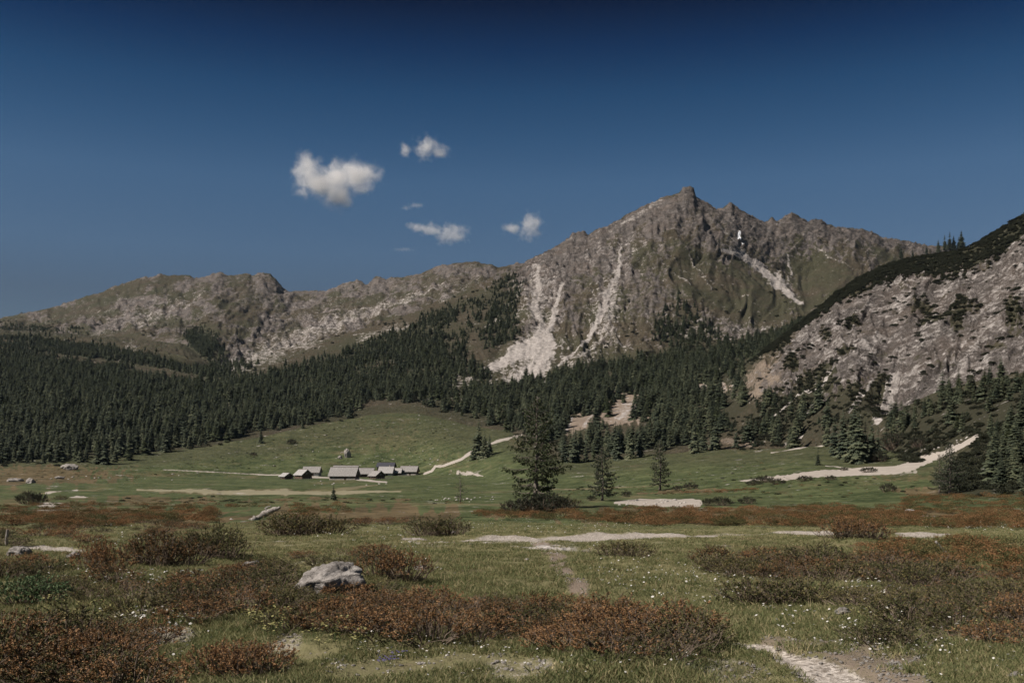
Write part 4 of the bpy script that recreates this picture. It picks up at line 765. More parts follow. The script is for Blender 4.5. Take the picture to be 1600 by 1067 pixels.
def hut(px, py, L, D, wh, rise, rzd, roof, wall, label, over=.7, plinth=None, door=True, wins=2, chimney=False, back=0.0):
    p = place(px, py); e = empty('hut', p+Vector((0, D*.5+back, 0)), math.radians(rzd)); tag(e, label, 'hut', 'huts of the alpine hamlet')
    x, y = L/2, D/2; pl = .9 if plinth else 0
    m = MB(); z0 = -.8 if not plinth else pl
    vs = [(-x, -y, z0), (x, -y, z0), (x, y, z0), (-x, y, z0), (-x, -y, wh), (x, -y, wh), (x, y, wh), (-x, y, wh), (-x, 0, wh+rise), (x, 0, wh+rise)]
    m.add(vs, [(0, 1, 5, 4), (2, 3, 7, 6), (1, 2, 6, 9, 5), (3, 0, 4, 8, 7), (0, 3, 2, 1)]); m.build('wall', wall, e)
    if plinth: q = MB(); q.box(-x-.06, x+.06, -y-.06, y+.06, -.8, pl); q.build('plinth', plinth, e)
    sl = math.hypot(y, rise); nx, nz = rise/sl, y/sl; th = .16; ov = over; ex = y+ov; ez = wh-ov*rise/y
    rm = MB()
    for sg in (-1, 1):
        a = [(-x-ov, sg*ex, ez+.03), (x+ov, sg*ex, ez+.03), (x+ov, 0, wh+rise+.03), (-x-ov, 0, wh+rise+.03)]
        b = [(q0, q1, q2+th/nz) for q0, q1, q2 in a]
        f = [(0, 1, 2, 3), (7, 6, 5, 4), (0, 4, 5, 1), (1, 5, 6, 2), (3, 7, 4, 0), (2, 6, 7, 3)]
        rm.add(a+b, f if sg < 0 else [t[::-1] for t in f])
    ro = rm.build('roof', roof, e)
    bm_ = MB(); bm_.box(-x-ov-.02, x+ov+.02, -.12, .12, wh+rise+th/nz+.0, wh+rise+th/nz+.14); bm_.build('ridge_board', wall, ro)
    if chimney: c = MB(); c.box(L*.18, L*.18+.6, y*.2, y*.2+.6, wh+rise*.5, wh+rise+.9); c.box(L*.18-.08, L*.18+.68, y*.2-.08, y*.2+.68, wh+rise+.9, wh+rise+1.02); c.build('chimney', M_PLINTH, ro)
    def opening(nm, cx, w_, h_, zb, gable=False, sub=None):
        q = MB(); g = MB()
        if gable: q.box(x+.002, x+.07, cx-w_/2, cx+w_/2, zb, zb+h_); g.box(x+.072, x+.09, cx-w_/2+.1, cx+w_/2-.1, zb+.1, zb+h_-.1)
        else: q.box(cx-w_/2, cx+w_/2, -y-.07, -y-.002, zb, zb+h_); g.box(cx-w_/2+.1, cx+w_/2-.1, -y-.09, -y-.072, zb+.1, zb+h_-.1)
        o = q.build(nm, M_FRAME if nm == 'window' else M_WOOD2, e); g.build('pane' if nm == 'window' else 'door_leaf', M_GLASS if nm == 'window' else M_WOOD, o)
    if door: opening('door', L*.12, 1.1, min(1.9, wh-.15), 0.02)
    for k in range(wins): opening('window', -L*.36+k*L*.62/max(1, wins-1)*1.05 if wins > 1 else -L*.25, .8, .8, max(.5, wh-1.25))
    opening('window', 0, .8, .8, wh+.2, True)
    return e
hut(536, 749.5, 13.2, 8.6, 2.3, 3.9, -7, M_SH, M_WOOD, 'long barn with a big grey shingle roof, foremost in the middle', plinth=M_PLINTH)
hut(446, 748.5, 5.4, 4.8, 1.7, 1.5, -48, M_SH2, M_WOOD, 'smallest hut, leftmost of the hamlet, with a pale low roof', wins=1)
hut(472, 748, 7.4, 6.0, 2.4, 2.4, -46, M_SH2, M_WOOD2, 'brown gabled hut right of the leftmost small hut', chimney=False)
hut(485, 744, 9.2, 6.4, 2.6, 2.7, -4, M_SH, M_PLASTER, 'whitewashed hut with a grey roof behind the left gabled hut', back=2)
hut(526, 745, 5.6, 6.0, 2.8, 3.5, -4, M_SH, M_WOOD, 'hut behind the long barn, left half of the back pair', back=6)
hut(546, 745, 6.6, 6.0, 2.8, 3.4, -4, M_SH, M_WOOD2, 'hut behind the long barn, right half of the back pair', back=6)
hut(572, 745.5, 7.6, 6.0, 2.3, 2.7, -6, M_SH, M_WOOD, 'grey roofed hut right of the long barn')
hut(588, 748, 6.6, 5.8, 1.9, 2.2, -48, M_SH, M_WOOD, 'low hut turned with its dark gable to the front right', wins=1)
hut(600, 738.5, 10.0, 7.0, 3.8, 2.2, -6, M_SHD, M_WOOD, 'tall hut with a dark blue grey roof, highest of the hamlet', back=8)
hut(603, 743, 7.8, 6.0, 2.0, 3.0, -8, M_SH2, M_PLASTER, 'hut with the palest roof in front of the dark roofed one', chimney=True)
hut(620, 742.5, 4.6, 4.6, 1.9, 2.2, -6, M_SH2, M_WOOD2, 'narrow hut between the pale roofed hut and the rightmost hut', wins=1)
hut(639, 742, 9.4, 6.6, 2.3, 2.8, -10, M_SH, M_WOOD2, 'wide brown hut, rightmost of the hamlet by the track', plinth=M_PLINTH)
def fence(pts, label):
    P_ = [place(*q) for q in pts]; e = empty('fence', P_[0]); tag(e, label, 'fence')
    for a, b in zip(P_[:-1], P_[1:]):
        n = max(1, int((b-a).length/2.4))
        for k in range(n+1):
            q = a.lerp(b, k/n)-P_[0]; m = MB(); m.tube([q+Vector((0, 0, -.3)), q+Vector((.03, 0, 1.15))], .07, 5); m.build('post', M_DEAD, e)
        m = MB()
        for z in (.45, .95): m.tube([a-P_[0]+Vector((0, -.08, z)), b-P_[0]+Vector((0, -.08, z))], .05, 4)
        m.build('rail', M_DEAD, e)
fence([(456, 750), (472, 750), (488, 749)], 'weathered rail fence before the left gabled hut')
fence([(582, 750), (600, 749), (614, 747)], 'weathered rail fence in front of the low turned hut')
fence([(622, 744.5), (640, 745), (656, 744)], 'weathered rail fence before the rightmost hut')

# ------------------------------------------------------------------ shrubs
def shrub_mesh(seed, R=.5, Hh=.42, nb=60, tw=4, lf=22, ll=.018, lw=.34, mat=None, upright=.25):
    r = random.Random(seed); fo = MB(); br = MB()
    for _ in range(nb):
        a = r.uniform(0, 6.283); rad = R*math.sqrt(r.random()); b0 = Vector((math.cos(a)*rad*.35, math.sin(a)*rad*.35, -.06))
        top = Hh*math.sqrt(max(.02, 1-(rad/R)**2*.9))*r.uniform(.72, 1.12); tip = Vector((math.cos(a)*rad, math.sin(a)*rad, top))
        mid = b0.lerp(tip, .5)+Vector((r.gauss(0, .03), r.gauss(0, .03), -.08*r.random()*Hh)); q = b0.lerp(tip, .75)+Vector((r.gauss(0, .015), r.gauss(0, .015), 0))
        br.tube([b0, mid, q, tip], [.0075, .0055, .004, .0022], 3, cap=False)
        for k in range(tw):
            s0 = q.lerp(tip, r.uniform(-.4, .9)); e = s0+Vector((math.cos(a)*.3+r.gauss(0, .7), math.sin(a)*.3+r.gauss(0, .7), upright+abs(r.gauss(.3, .5)))).normalized()*r.uniform(.05, .12)*(R/.5)
            br.tube([s0, e], [.003, .0015], 3, cap=False); d = (e-s0).normalized()
            base = r.uniform(0.15, .85)
            for j in range(lf):
                f = r.uniform(.2, 1.05); c0 = s0.lerp(e, f); v = (d*r.uniform(.2, 1)+Vector((r.gauss(0, .7), r.gauss(0, .7), r.gauss(0, .5)))).normalized(); L_ = ll*r.uniform(.6, 1.25); sv = v.cross(Vector((r.gauss(0, 1), r.gauss(0, 1), r.gauss(0, 1)))).normalized()*L_*lw
                c = min(1, max(0, base+.25*(f-.6)+r.gauss(0, .16))); fo.add([c0, c0+v*L_*.55+sv, c0+v*L_, c0+v*L_*.55-sv], [(0, 1, 2, 3)], (c, c, c))
    for _ in range(7):                                # bare grey twigs
        a = r.uniform(0, 6.283); b0 = Vector((math.cos(a), math.sin(a), 0))*R*r.uniform(.3, .9); p_ = [b0]; d = Vector((math.cos(a)*.5+r.gauss(0, .5), math.sin(a)*.5+r.gauss(0, .5), r.uniform(.5, 1.1))).normalized()
        for k in range(3): p_.append(p_[-1]+d*R*.27); d = (d+Vector((r.gauss(0, .35), r.gauss(0, .35), r.gauss(0, .3)))).normalized()
        br.tube(p_, [.0065, .005, .0035, .0015], 4, cap=False)
        br.tube([p_[2], p_[2]+(d+Vector((r.gauss(0, .6), r.gauss(0, .6), .2))).normalized()*R*.22], [.003, .001], 3, cap=False)
    return fo.mesh('foliage', mat), br.mesh('branches', M_TWIG)
SHR = {'russet': [shrub_mesh(s, .5, .40+.03*(s % 3), mat=M_RUSSET) for s in (1, 2, 3, 4)], 'olive': [shrub_mesh(s, .5, .42+.03*(s % 2), mat=M_OLIVE) for s in (11, 12, 13)],
       'green': [shrub_mesh(s, .5, .44, 50, 4, 13, .028, .42, M_GREEN) for s in (21, 22)], 'pine': [shrub_mesh(s, .5, .46, 60, 5, 12, .050, .12, M_PINE, .7) for s in (31, 32)],
       'thin': [shrub_mesh(s, .5, .36, 26, 3, 5, .022, .34, M_RUSSET) for s in (41, 42)]}
def shrub(loc, kind, w_, h_, label, group=None, name='heath_shrub'):
    e = empty(name, loc, random.uniform(0, 6.28)); e.scale = (w_, w_*random.uniform(.85, 1.1), h_); f, b = random.choice(SHR[kind]); obj('foliage', f, e); obj('branches', b, e); return tag(e, label, 'shrub', group)
placed = []
nshrub = 0
def zone(pts, n, mind, kinds, w0, w1, hr_, label, group, name='heath_shrub'):
    """up to n shrubs over the ground a photo polygon shows, at least mind metres apart"""
    global nshrub; k = 0
    for _ in range(n*14):
        if k >= n: break
        x, y = in_poly(pts); p = place(x, y)
        if any((p.x-q.x)**2+(p.y-q.y)**2 < mind*mind for q in placed): continue
        placed.append(p); w_ = random.uniform(w0, w1); shrub(p, random.choice(kinds), w_, w_*random.uniform(*hr_), label, group, name); k += 1; nshrub += 1
R_, O_, G_, T_, P_ = 'russet', 'olive', 'green', 'thin', 'pine'
def bush(x, y, wpx, hpx, kind, label, name='heath_shrub', n=1):
    """one bush of given picture width and height (its foot at x, y)"""
    p = place(x, y); placed.append(p); k = p.y/F; e = empty(name, p+Vector((0, wpx*k*.3, 0))); tag(e, label, 'shrub'); r = random.Random(int(x*7+y)); W = wpx*k*1.08; Hh = hpx*k*1.15; fo = MB(); br = MB()
    m = max(1, n)
    for i in range(m):
        me_f, me_b = SHR[kind][r.randrange(len(SHR[kind]))]; sc = (W*(1.0 if m == 1 else 1.25/ math.sqrt(m)+.12))
        off = Vector((0, 0, 0)) if m == 1 else Vector((W*(-.5+(i+.5)/m)*.78, r.uniform(-.22, .22)*W*.6, 0)); zs = Hh/.50*r.uniform(.78, 1.02)*(1-.25*abs(off.x)/(W*.5)); rot = r.uniform(0, 6.28)
        M_ = Matrix.Translation(off) @ Matrix.Rotation(rot, 4, 'Z') @ Matrix.Diagonal((sc, sc, zs, 1))
        for mb, me in ((fo, me_f), (br, me_b)):
            v = np.empty(len(me.vertices)*3, np.float32); me.vertices.foreach_get('co', v); v = v.reshape(-1, 3); A = np.array(M_); v2 = v@A[:3, :3].T+A[:3, 3]
            cc = np.empty(len(me.vertices)*4, np.float32); me.attributes['col'].data.foreach_get('color', cc); cc = cc.reshape(-1, 4)[:, :3]
            b = len(mb.v); mb.v += [tuple(q) for q in v2.tolist()]; mb.c += [tuple(q) for q in cc.tolist()]; mb.f += [tuple(i_+b for i_ in q.vertices) for q in me.polygons]
    matf = SHR[kind][0][0].materials[0]; fo.build('foliage', matf, e); br.build('branches', M_TWIG, e); return e
# single bushes one can point to
bush(840, 803, 84, 32, P_, 'dark rounded bush at the foot of the big larch', 'dwarf_pine', 3)
bush(892, 790, 30, 15, O_, 'low olive bush right of the dark larch bush', n=2)
bush(682, 838, 78, 38, O_, 'dark dense shrub at the right end of the middle hedge', n=3)
bush(246, 887, 112, 58, R_, 'large brown shrub, foremost of the two big left bushes', n=3)
bush(318, 873, 100, 52, O_, 'large dark shrub behind the foremost left bush', n=3)
bush(150, 894, 74, 50, R_, 'upright brown shrub left of the two big left bushes', n=2)
bush(610, 908, 92, 58, R_, 'brown twiggy shrub leaning on the large boulder', n=2)
bush(977, 871, 74, 26, O_, 'isolated low shrub in the middle of the grass', n=2)
bush(42, 948, 96, 48, G_, 'leafy green bush near the left edge', 'green_bush', 2)
bush(45, 788, 34, 22, P_, 'dark dwarf pine bush near the left edge of the valley', 'dwarf_pine', 2)
bush(92, 781, 24, 10, O_, 'low bush right of the dark pine at the valley floor')
bush(1390, 768, 26, 13, P_, 'single dark dwarf pine in the right meadow', 'dwarf_pine', 1)
bush(1346, 842, 84, 36, R_, 'brown shrub above the path at the right', n=3)
bush(1230, 948, 150, 50, O_, 'large olive shrub in front of the right thicket', n=3)
bush(360, 1066, 140, 64, R_, 'russet shrub at the bottom edge left of the middle', n=3)
bush(470, 838, 120, 42, O_, 'wide brown shrub right of the fallen grey trunk', n=4)
bush(1400, 1010, 120, 40, O_, 'dark low shrub in the grass right of the flat whitish rock', n=2)
for x, y, w_, h_ in [(1195, 754, 34, 11), (1216, 756, 26, 9), (1260, 752, 26, 10), (1300, 750, 18, 8), (1360, 738, 26, 9), (1130, 790, 36, 14), (1170, 787, 28, 12), (1108, 790, 22, 13), (1180, 758, 26, 8), (980, 776, 18, 9), (1060, 766, 18, 9), (1080, 764, 24, 10), (1320, 735, 14, 6), (1400, 700, 40, 22), (1375, 722, 30, 18), (1440, 700, 30, 18), (455, 694, 16, 8), (395, 712, 12, 6), (925, 782, 16, 10)]:
    bush(x, y, w_, h_, P_, 'low dark dwarf pine bush on the valley floor beside gravel' if x > 900 else 'low dark bush on the grassy slope by the forest edge', 'dwarf_pine')['group'] = 'dwarf pines on the valley floor' if x > 900 else 'low bushes below the forest edge'
# thickets made of many like shrubs
zone([(0, 1030), (90, 1010), (200, 1025), (205, 1095), (0, 1095)], 24, .38, [R_, R_, O_], .75, 1.05, (.62, .85), 'brown shrub of the thicket in the bottom left corner', 'shrubs of the bottom left thicket')
zone([(450, 972), (560, 958), (700, 948), (780, 950), (800, 1000), (700, 1008), (560, 995), (455, 992)], 60, .34, [R_, R_, R_, O_, T_], .62, .92, (.55, .8), 'russet shrub in the left half of the central thicket', 'shrubs of the left central thicket')
zone([(790, 962), (870, 955), (960, 968), (1060, 988), (1105, 1010), (1090, 1036), (960, 1028), (850, 1018), (795, 1000)], 60, .34, [R_, R_, R_, T_, O_], .62, .92, (.6, .85), 'russet shrub in the right half of the central thicket', 'shrubs of the right central thicket')
zone([(195, 940), (330, 925), (450, 935), (465, 965), (300, 972), (205, 965)], 24, .52, [R_, O_, T_, R_], .7, 1.0, (.6, .8), 'brown shrub of the band left of the large boulder', 'shrubs left of the boulder')
zone([(440, 934), (600, 928), (620, 948), (450, 952)], 11, .45, [R_, R_, O_], .65, .9, (.42, .6), 'brown shrub growing against the front of the large boulder', 'shrubs before the boulder')
zone([(60, 918), (200, 905), (330, 908), (440, 915), (430, 938), (200, 945), (90, 948)], 26, .6, [R_, O_, O_, T_], .7, 1.05, (.5, .7), 'low brown shrub in the left heath behind the yellow flowers', 'shrubs of the left heath')
zone([(80, 990), (190, 985), (240, 1005), (200, 1020)], 6, .5, [R_, O_], .6, .8, (.55, .7), 'small brown shrub behind the bottom left thicket', 'shrubs behind the bottom left thicket')
zone([(0, 885), (85, 886), (80, 902), (0, 908)], 7, .7, [R_, O_], .8, 1.1, (.5, .65), 'brown shrub below the dark stump at the left edge', 'shrubs at the left edge')
zone([(335, 890), (425, 885), (440, 906), (335, 912)], 8, .7, [O_, R_], .75, 1.05, (.45, .65), 'low brown shrub around the half buried pale rock', 'shrubs around the pale rock')
zone([(455, 872), (590, 862), (600, 884), (480, 890)], 12, .9, [R_, O_, T_], .85, 1.2, (.4, .55), 'low shrub between the large boulder and the hedge', 'shrubs behind the boulder')
zone([(520, 818), (560, 812), (640, 812), (640, 822), (540, 824)], 12, 1.1, [R_], 1.3, 1.8, (.4, .55), 'russet shrub of the hedge along the middle', 'shrubs of the middle hedge')
zone([(1095, 878), (1220, 876), (1380, 880), (1500, 892), (1490, 920), (1350, 912), (1200, 908), (1100, 892)], 66, .52, [O_, O_, R_, T_], .95, 1.4, (.5, .74), 'dark brown shrub of the long thicket below the right path', 'shrubs of the right thicket')
zone([(1330, 945), (1500, 918), (1600, 900), (1610, 1012), (1500, 1008), (1400, 975)], 52, .48, [O_, O_, R_, T_], .7, 1.05, (.45, .65), 'dark shrub near the right edge of the picture', 'shrubs at the right edge')
zone([(0, 806), (180, 802), (330, 806), (330, 828), (250, 838), (120, 852), (0, 852)], 36, 1.6, [R_, R_, O_], 1.2, 1.9, (.35, .5), 'russet shrub on the low rise at the left', 'shrubs on the left rise')
print('shrubs', nshrub)
# the heath farther out: low russet cover
HX = []; 
for pts, n in [([(740, 800), (960, 797), (1240, 792), (1600, 786), (1640, 812), (1600, 828), (1320, 824), (1000, 822), (900, 814), (750, 808)], 1300), ([(0, 790), (200, 788), (400, 790), (540, 789), (560, 800), (420, 815), (200, 822), (0, 826)], 520), ([(1320, 850), (1600, 846), (1600, 900), (1400, 880)], 60), ([(1410, 775), (1600, 772), (1620, 790), (1400, 786)], 160), ([(0, 742), (40, 726), (160, 724), (300, 738), (240, 750), (60, 748)], 60), ([(1040, 770), (1180, 764), (1180, 768), (1030, 774)], 60)]:
    for _ in range(n):
        p = place(*in_poly(pts)); HX.append(p)
hx = np.array([q[:] for q in HX if not (335 < 800+F*q.x/q.y < 452 and 794 < HZ-F*(q.z-EYE)/q.y < 850)]); n_ = len(hx); pat = fbm(hx[:, 0]/6, hx[:, 1]/9, 3, 151); sel = pat > -.25; hx = hx[sel]; n_ = len(hx)
hs = RNG.uniform(.9, 1.9, n_)*np.interp(hx[:, 1], [20, 60, 300], [.8, 1.1, 1.5]); pk = np.where(RNG.random(n_) < .68, RNG.integers(0, 3, n_), RNG.integers(3, 5, n_))
scatter('heath', hx, np.stack([hs, hs, hs*RNG.uniform(.4, .75, n_)], 1), np.stack([0*hs, 0*hs, RNG.uniform(0, 6.28, n_)], 1), pk, [proto_obj('heath_scatter', SHR['russet'][i][0]) for i in range(3)]+[proto_obj('heath_scatter', SHR['olive'][i][0]) for i in range(2)], 'low russet heath covering the ground before the valley', 'heath')
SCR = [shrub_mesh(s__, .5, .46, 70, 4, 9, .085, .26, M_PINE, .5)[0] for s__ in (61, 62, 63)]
# dwarf pine scrub on the hillsides
ds = np.maximum(gb[:-1, :-1]*((SEC >= 2) & (SEC <= 5))[:-1, None]/4.5, 0)
rimf = np.zeros_like(GZ); rimf[a1_:b1_] = rimm*xw3[None]; ds = np.maximum(ds, rimf[:-1, :-1]/3.0)
ins_full = np.zeros_like(GZ); ins_full[a1_:b1_] = inside; ds = np.maximum(ds, (ins_full*np.clip(fbm(GX/16, GY/16, 3, 161)*1.2-.2, 0, 1))[:-1, :-1]*((SEC == 4))[:-1, None]/7.0)
ds = np.maximum(ds, dk[:-1, :-1]*(SEC <= 3)[:-1, None]/4.0)  # dark scrub packed onto the right slope, its colour standing in for shade
eg = np.clip(fd, 0, 1)*(1-np.clip(fd, 0, 1))*4*((SEC >= 1) & (SEC <= 6))[:, None]; ds = np.maximum(ds, eg[:-1, :-1]/70.0)
hm = ((SEC >= 6) & (SEC <= 8))[:, None]*np.clip(fbm(GX/40, GY/40, 4, 163)*1.3-.35, 0, 1)*sstep(420, 520, PY)*(1-np.clip(scree*1.5, 0, 1)); ds = np.maximum(ds, hm[:-1, :-1]/60.0)
lm = ((SEC >= 10))[:, None]*np.clip(fbm(GX/60, GY/60, 4, 165)*1.3-.2, 0, 1)*sstep(485, 530, PY)*(1-np.clip(scree*1.5, 0, 1)); ds = np.maximum(ds, lm[:-1, :-1]/110.0)
ds[:, (XK[:-1] < -40) | (XK[:-1] > 1660)] *= .3
hit = RNG.random(ds.shape) < np.clip(ds*area, 0, .9); r_, c_ = np.nonzero(hit); n_ = len(r_)
pp = np.stack([GX[r_, c_], GY[r_, c_], WZ[r_, c_]-.1], 1); sc_ = RNG.uniform(2.0, 4.6, n_)*np.interp(pp[:, 1], [200, 700, 1500], [.8, 1, 1.4])
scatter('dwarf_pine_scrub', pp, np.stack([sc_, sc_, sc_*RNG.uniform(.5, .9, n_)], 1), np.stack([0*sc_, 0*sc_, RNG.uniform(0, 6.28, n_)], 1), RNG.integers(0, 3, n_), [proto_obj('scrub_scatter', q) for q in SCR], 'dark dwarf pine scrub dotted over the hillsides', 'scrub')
print('scrub', n_)

# ------------------------------------------------------------------ grass and flowers
def tuft_mesh(seed, n, rad, h0, h1, wdt):
    r = random.Random(seed); m = MB()
    for _ in range(n):
        a = r.uniform(0, 6.28); q = rad*math.sqrt(r.random()); b = Vector((math.cos(a)*q, math.sin(a)*q, -.01)); h = r.uniform(h0, h1); l = Vector((r.gauss(0, .6), r.gauss(0, .6), 0))*h; a2 = r.uniform(0, 3.14); sv = Vector((math.cos(a2), math.sin(a2), 0))*wdt*r.uniform(.6, 1.2)
        c = min(1, max(0, r.gauss(.45, .24))); m.add([b-sv, b+sv, b+l*.4+Vector((0, 0, h*.6))+sv*.7, b+l+Vector((0, 0, h)), b+l*.4+Vector((0, 0, h*.6))-sv*.7], [(0, 1, 2, 3, 4)], (c, c, c))
    return m.mesh('grass_tuft', M_GRASS)
TU = [tuft_mesh(1, 46, .11, .02, .055, .0034), tuft_mesh(2, 40, .12, .015, .045, .0038), tuft_mesh(3, 30, .10, .03, .10, .0028)]
NG = 62000
yy = np.exp(RNG.uniform(math.log(3.2), math.log(75), NG*2)); uu = RNG.uniform(-.62, .62, NG*2)
keepp = RNG.random(NG*2) < np.interp(yy, [3, 7, 12, 25, 75], [.25, .9, 1, .8, .5])
yy = yy[keepp][:NG]; uu = uu[keepp][:NG]; xx = yy*uu
gm = near_sample(gravel, xx, yy)+near_sample(earth, xx, yy)*.75+.5*fbm(xx/.7, yy/.7, 3, 171)*sstep(.1, .4, near_sample(earth, xx, yy))+.1*fbm(xx/.4, yy/.4, 2, 172); ok = gm < .30+.12*RNG.random(len(xx)); xx, yy = xx[ok], yy[ok]
zz = near_sample(WZ, xx, yy); n_ = len(xx); sc_ = np.interp(yy, [3, 10, 25, 75], [.8, 1.0, 1.7, 3.6])*RNG.uniform(.7, 1.3, n_)*np.clip(1+.5*fbm(xx/1.3, yy/1.3, 2, 173), .5, 1.6)
scatter('grass', np.stack([xx, yy, zz], 1), np.stack([sc_, sc_, np.minimum(sc_, 1.5)], 1), np.stack([0*sc_, 0*sc_, RNG.uniform(0, 6.28, n_)], 1), RNG.choice(3, n_, p=[.45, .4, .15]), [proto_obj('grass_scatter', t) for t in TU], 'short green and dry grass of the near meadow', 'grass')
s_ = NT('white_petals'); M_WHITE = s_.bsdf((0.74, .71, .66), .7, None, .2, .3)
s_ = NT('yellow_petals'); M_YEL = s_.bsdf((0.42, .39, .17), .7, None, .2, .3)
s_ = NT('flower_stem'); M_STEM = s_.bsdf((0.06, .085, .03), .8)
s_ = NT('violet_petals'); M_VIO = s_.bsdf((0.14, .12, .24), .7, None, .2, .3)
def flower_mesh(seed, heads, hr_, spread, hh, mat, name):
    r = random.Random(seed); m = MB(); mi = []
    for _ in range(heads):
        x, y = r.gauss(0, spread), r.gauss(0, spread); z = hh*r.uniform(.6, 1.2); n0 = len(m.f); m.tube([(x*.4, y*.4, -.01), (x*.8, y*.8, z*.6), (x, y, z)], [.0016, .0013, .001], 3, cap=False); mi += [1]*(len(m.f)-n0); n0 = len(m.f)
        t = Vector((r.gauss(0, .35), r.gauss(-.25, .35), 1)).normalized(); a_ = t.orthogonal().normalized(); b_ = t.cross(a_); q = Vector((x, y, z)); R0 = hr_*r.uniform(.7, 1.2)
        k = 7
        for i in range(k):
            an = 6.283*i/k; d0 = a_*math.cos(an)+b_*math.sin(an); d1 = a_*math.cos(an+.42)+b_*math.sin(an+.42); d2 = a_*math.cos(an-.42)+b_*math.sin(an-.42)
            m.add([q, q+d2*R0*.7+t*.003, q+d0*R0+t*R0*.15, q+d1*R0*.7+t*.003], [(0, 1, 2, 3)])
        m.add([q+t*R0*.35+a_*0, q+a_*R0*.4, q+b_*R0*.4, q-a_*R0*.4, q-b_*R0*.4], [(0, 1, 2), (0, 2, 3), (0, 3, 4), (0, 4, 1)])
        mi += [0]*(len(m.f)-n0)
    return mesh_np(name, m.v, m.f, [mat, M_STEM], False, None, mi)
WF = [flower_mesh(i, 1+i % 2, .015, .03, .10, M_WHITE, 'white_flower') for i in range(4)]; YF = [flower_mesh(20+i, 9, .013, .06, .13, M_YEL, 'yellow_flower') for i in range(3)]; VF = [flower_mesh(30+i, 8, .010, .05, .07, M_VIO, 'violet_flower') for i in range(2)]
def in_any(regs, n):
    out = []
    for pts, wgt in regs:
        for _ in range(int(n*wgt)): out.append(place(*in_poly(pts)))
    return out
reg_w = [([(560, 990), (760, 1010), (1080, 1030), (1110, 1000), (1120, 1060), (500, 1060)], .11), ([(960, 1000), (1110, 1010), (1100, 1035), (930, 1030)], .03), ([(150, 960), (330, 960), (340, 1000), (200, 1000)], .05), ([(1340, 930), (1600, 1000), (1600, 1066), (1440, 1060), (1300, 1000)], .07), ([(930, 850), (1100, 890), (1180, 960), (1000, 940), (900, 900)], .09), ([(60, 890), (200, 900), (420, 900), (340, 920), (80, 925)], .07), ([(140, 825), (260, 815), (240, 850), (150, 860)], .05), ([(560, 838), (640, 840), (660, 870), (700, 900), (640, 905)], .04), ([(420, 838), (560, 815), (700, 838), (560, 850)], .06), ([(690, 815), (880, 812), (1050, 826), (880, 836), (700, 836)], .13), ([(1430, 815), (1600, 815), (1600, 835), (1440, 828)], .15), ([(1080, 870), (1220, 905), (1160, 950), (1060, 910)], .04), ([(1320, 905), (1420, 930), (1400, 960), (1320, 940)], .05), ([(200, 1000), (300, 1010), (280, 1060), (190, 1060)], .02), ([(1180, 940), (1500, 1010), (1440, 1040), (1200, 990)], .06)]
fl = in_any(reg_w, 1000); fl.sort(key=lambda p: p.y)
for p in fl[:240]:
    o = obj('white_flower', WF[random.randrange(4)]); o.location = p; o.rotation_euler = (0, 0, random.uniform(0, 6.28)); s_f = random.uniform(.45, .9); o.scale = (s_f, s_f, s_f)
    x = 800+F*p.x/p.y
    g = ('at the left', 'left') if x < 480 else (('before the central thicket', 'centre') if x < 1150 else ('right of the gravel track', 'right'))
    tag(o, 'small white meadow flower '+g[0], 'flower', 'white flowers '+g[0])
fr_ = np.array([p[:] for p in fl[240:]]); n_ = len(fr_); sc_ = RNG.uniform(.8, 1.4, n_)*np.interp(fr_[:, 1], [8, 20, 60], [1, 1.15, 1.9])
scatter('white_flowers', fr_, np.stack([sc_]*3, 1), np.stack([0*sc_, 0*sc_, RNG.uniform(0, 6.28, n_)], 1), RNG.integers(0, 4, n_), [proto_obj('flower_scatter', t) for t in WF], 'tiny white flowers sprinkled over the farther meadow', 'flowers')
for pts, n, lab, grp in [([(380, 968), (440, 962), (470, 990), (400, 1000)], 24, 'yellow flowering clump left of the central thicket', 'yellow flowers left of the thicket'), ([(470, 985), (560, 990), (580, 1030), (470, 1010)], 14, 'yellow flowering clump in front of the central thicket', 'yellow flowers before the thicket'), ([(60, 945), (220, 940), (300, 970), (60, 985)], 16, 'yellow flowering clump beside the leafy green bush', 'yellow flowers by the green bush'), ([(1440, 795), (1600, 790), (1600, 806), (1480, 806)], 70, 'yellow flowering clump in the far heath at right', 'yellow flowers in the far heath'), ([(1320, 940), (1540, 970), (1560, 1000), (1300, 1000)], 8, 'yellow flowering clump in the grass at the right', 'yellow flowers in the right grass'), ([(760, 808), (870, 806), (880, 815), (740, 815)], 20, 'yellow flowering clump before the larch bush', 'yellow flowers before the larch')]:
    for _ in range(n):
        p = place(*in_poly(pts)); o = obj('yellow_flower', random.choice(YF)); o.location = p; o.rotation_euler = (0, 0, random.uniform(0, 6.28)); s_f = random.uniform(.7, 1.2)*np.interp(p.y, [10, 30, 60], [1, 1.5, 2.2]); o.scale = (s_f,)*3; tag(o, lab, 'flower', grp)
for _ in range(4):
    p = place(*in_poly([(600, 1028), (640, 1026), (640, 1042), (600, 1042)])); o = obj('violet_flower', random.choice(VF)); o.location = p; tag(o, 'violet flower tuft in front of the central thicket', 'flower', 'violet flowers')

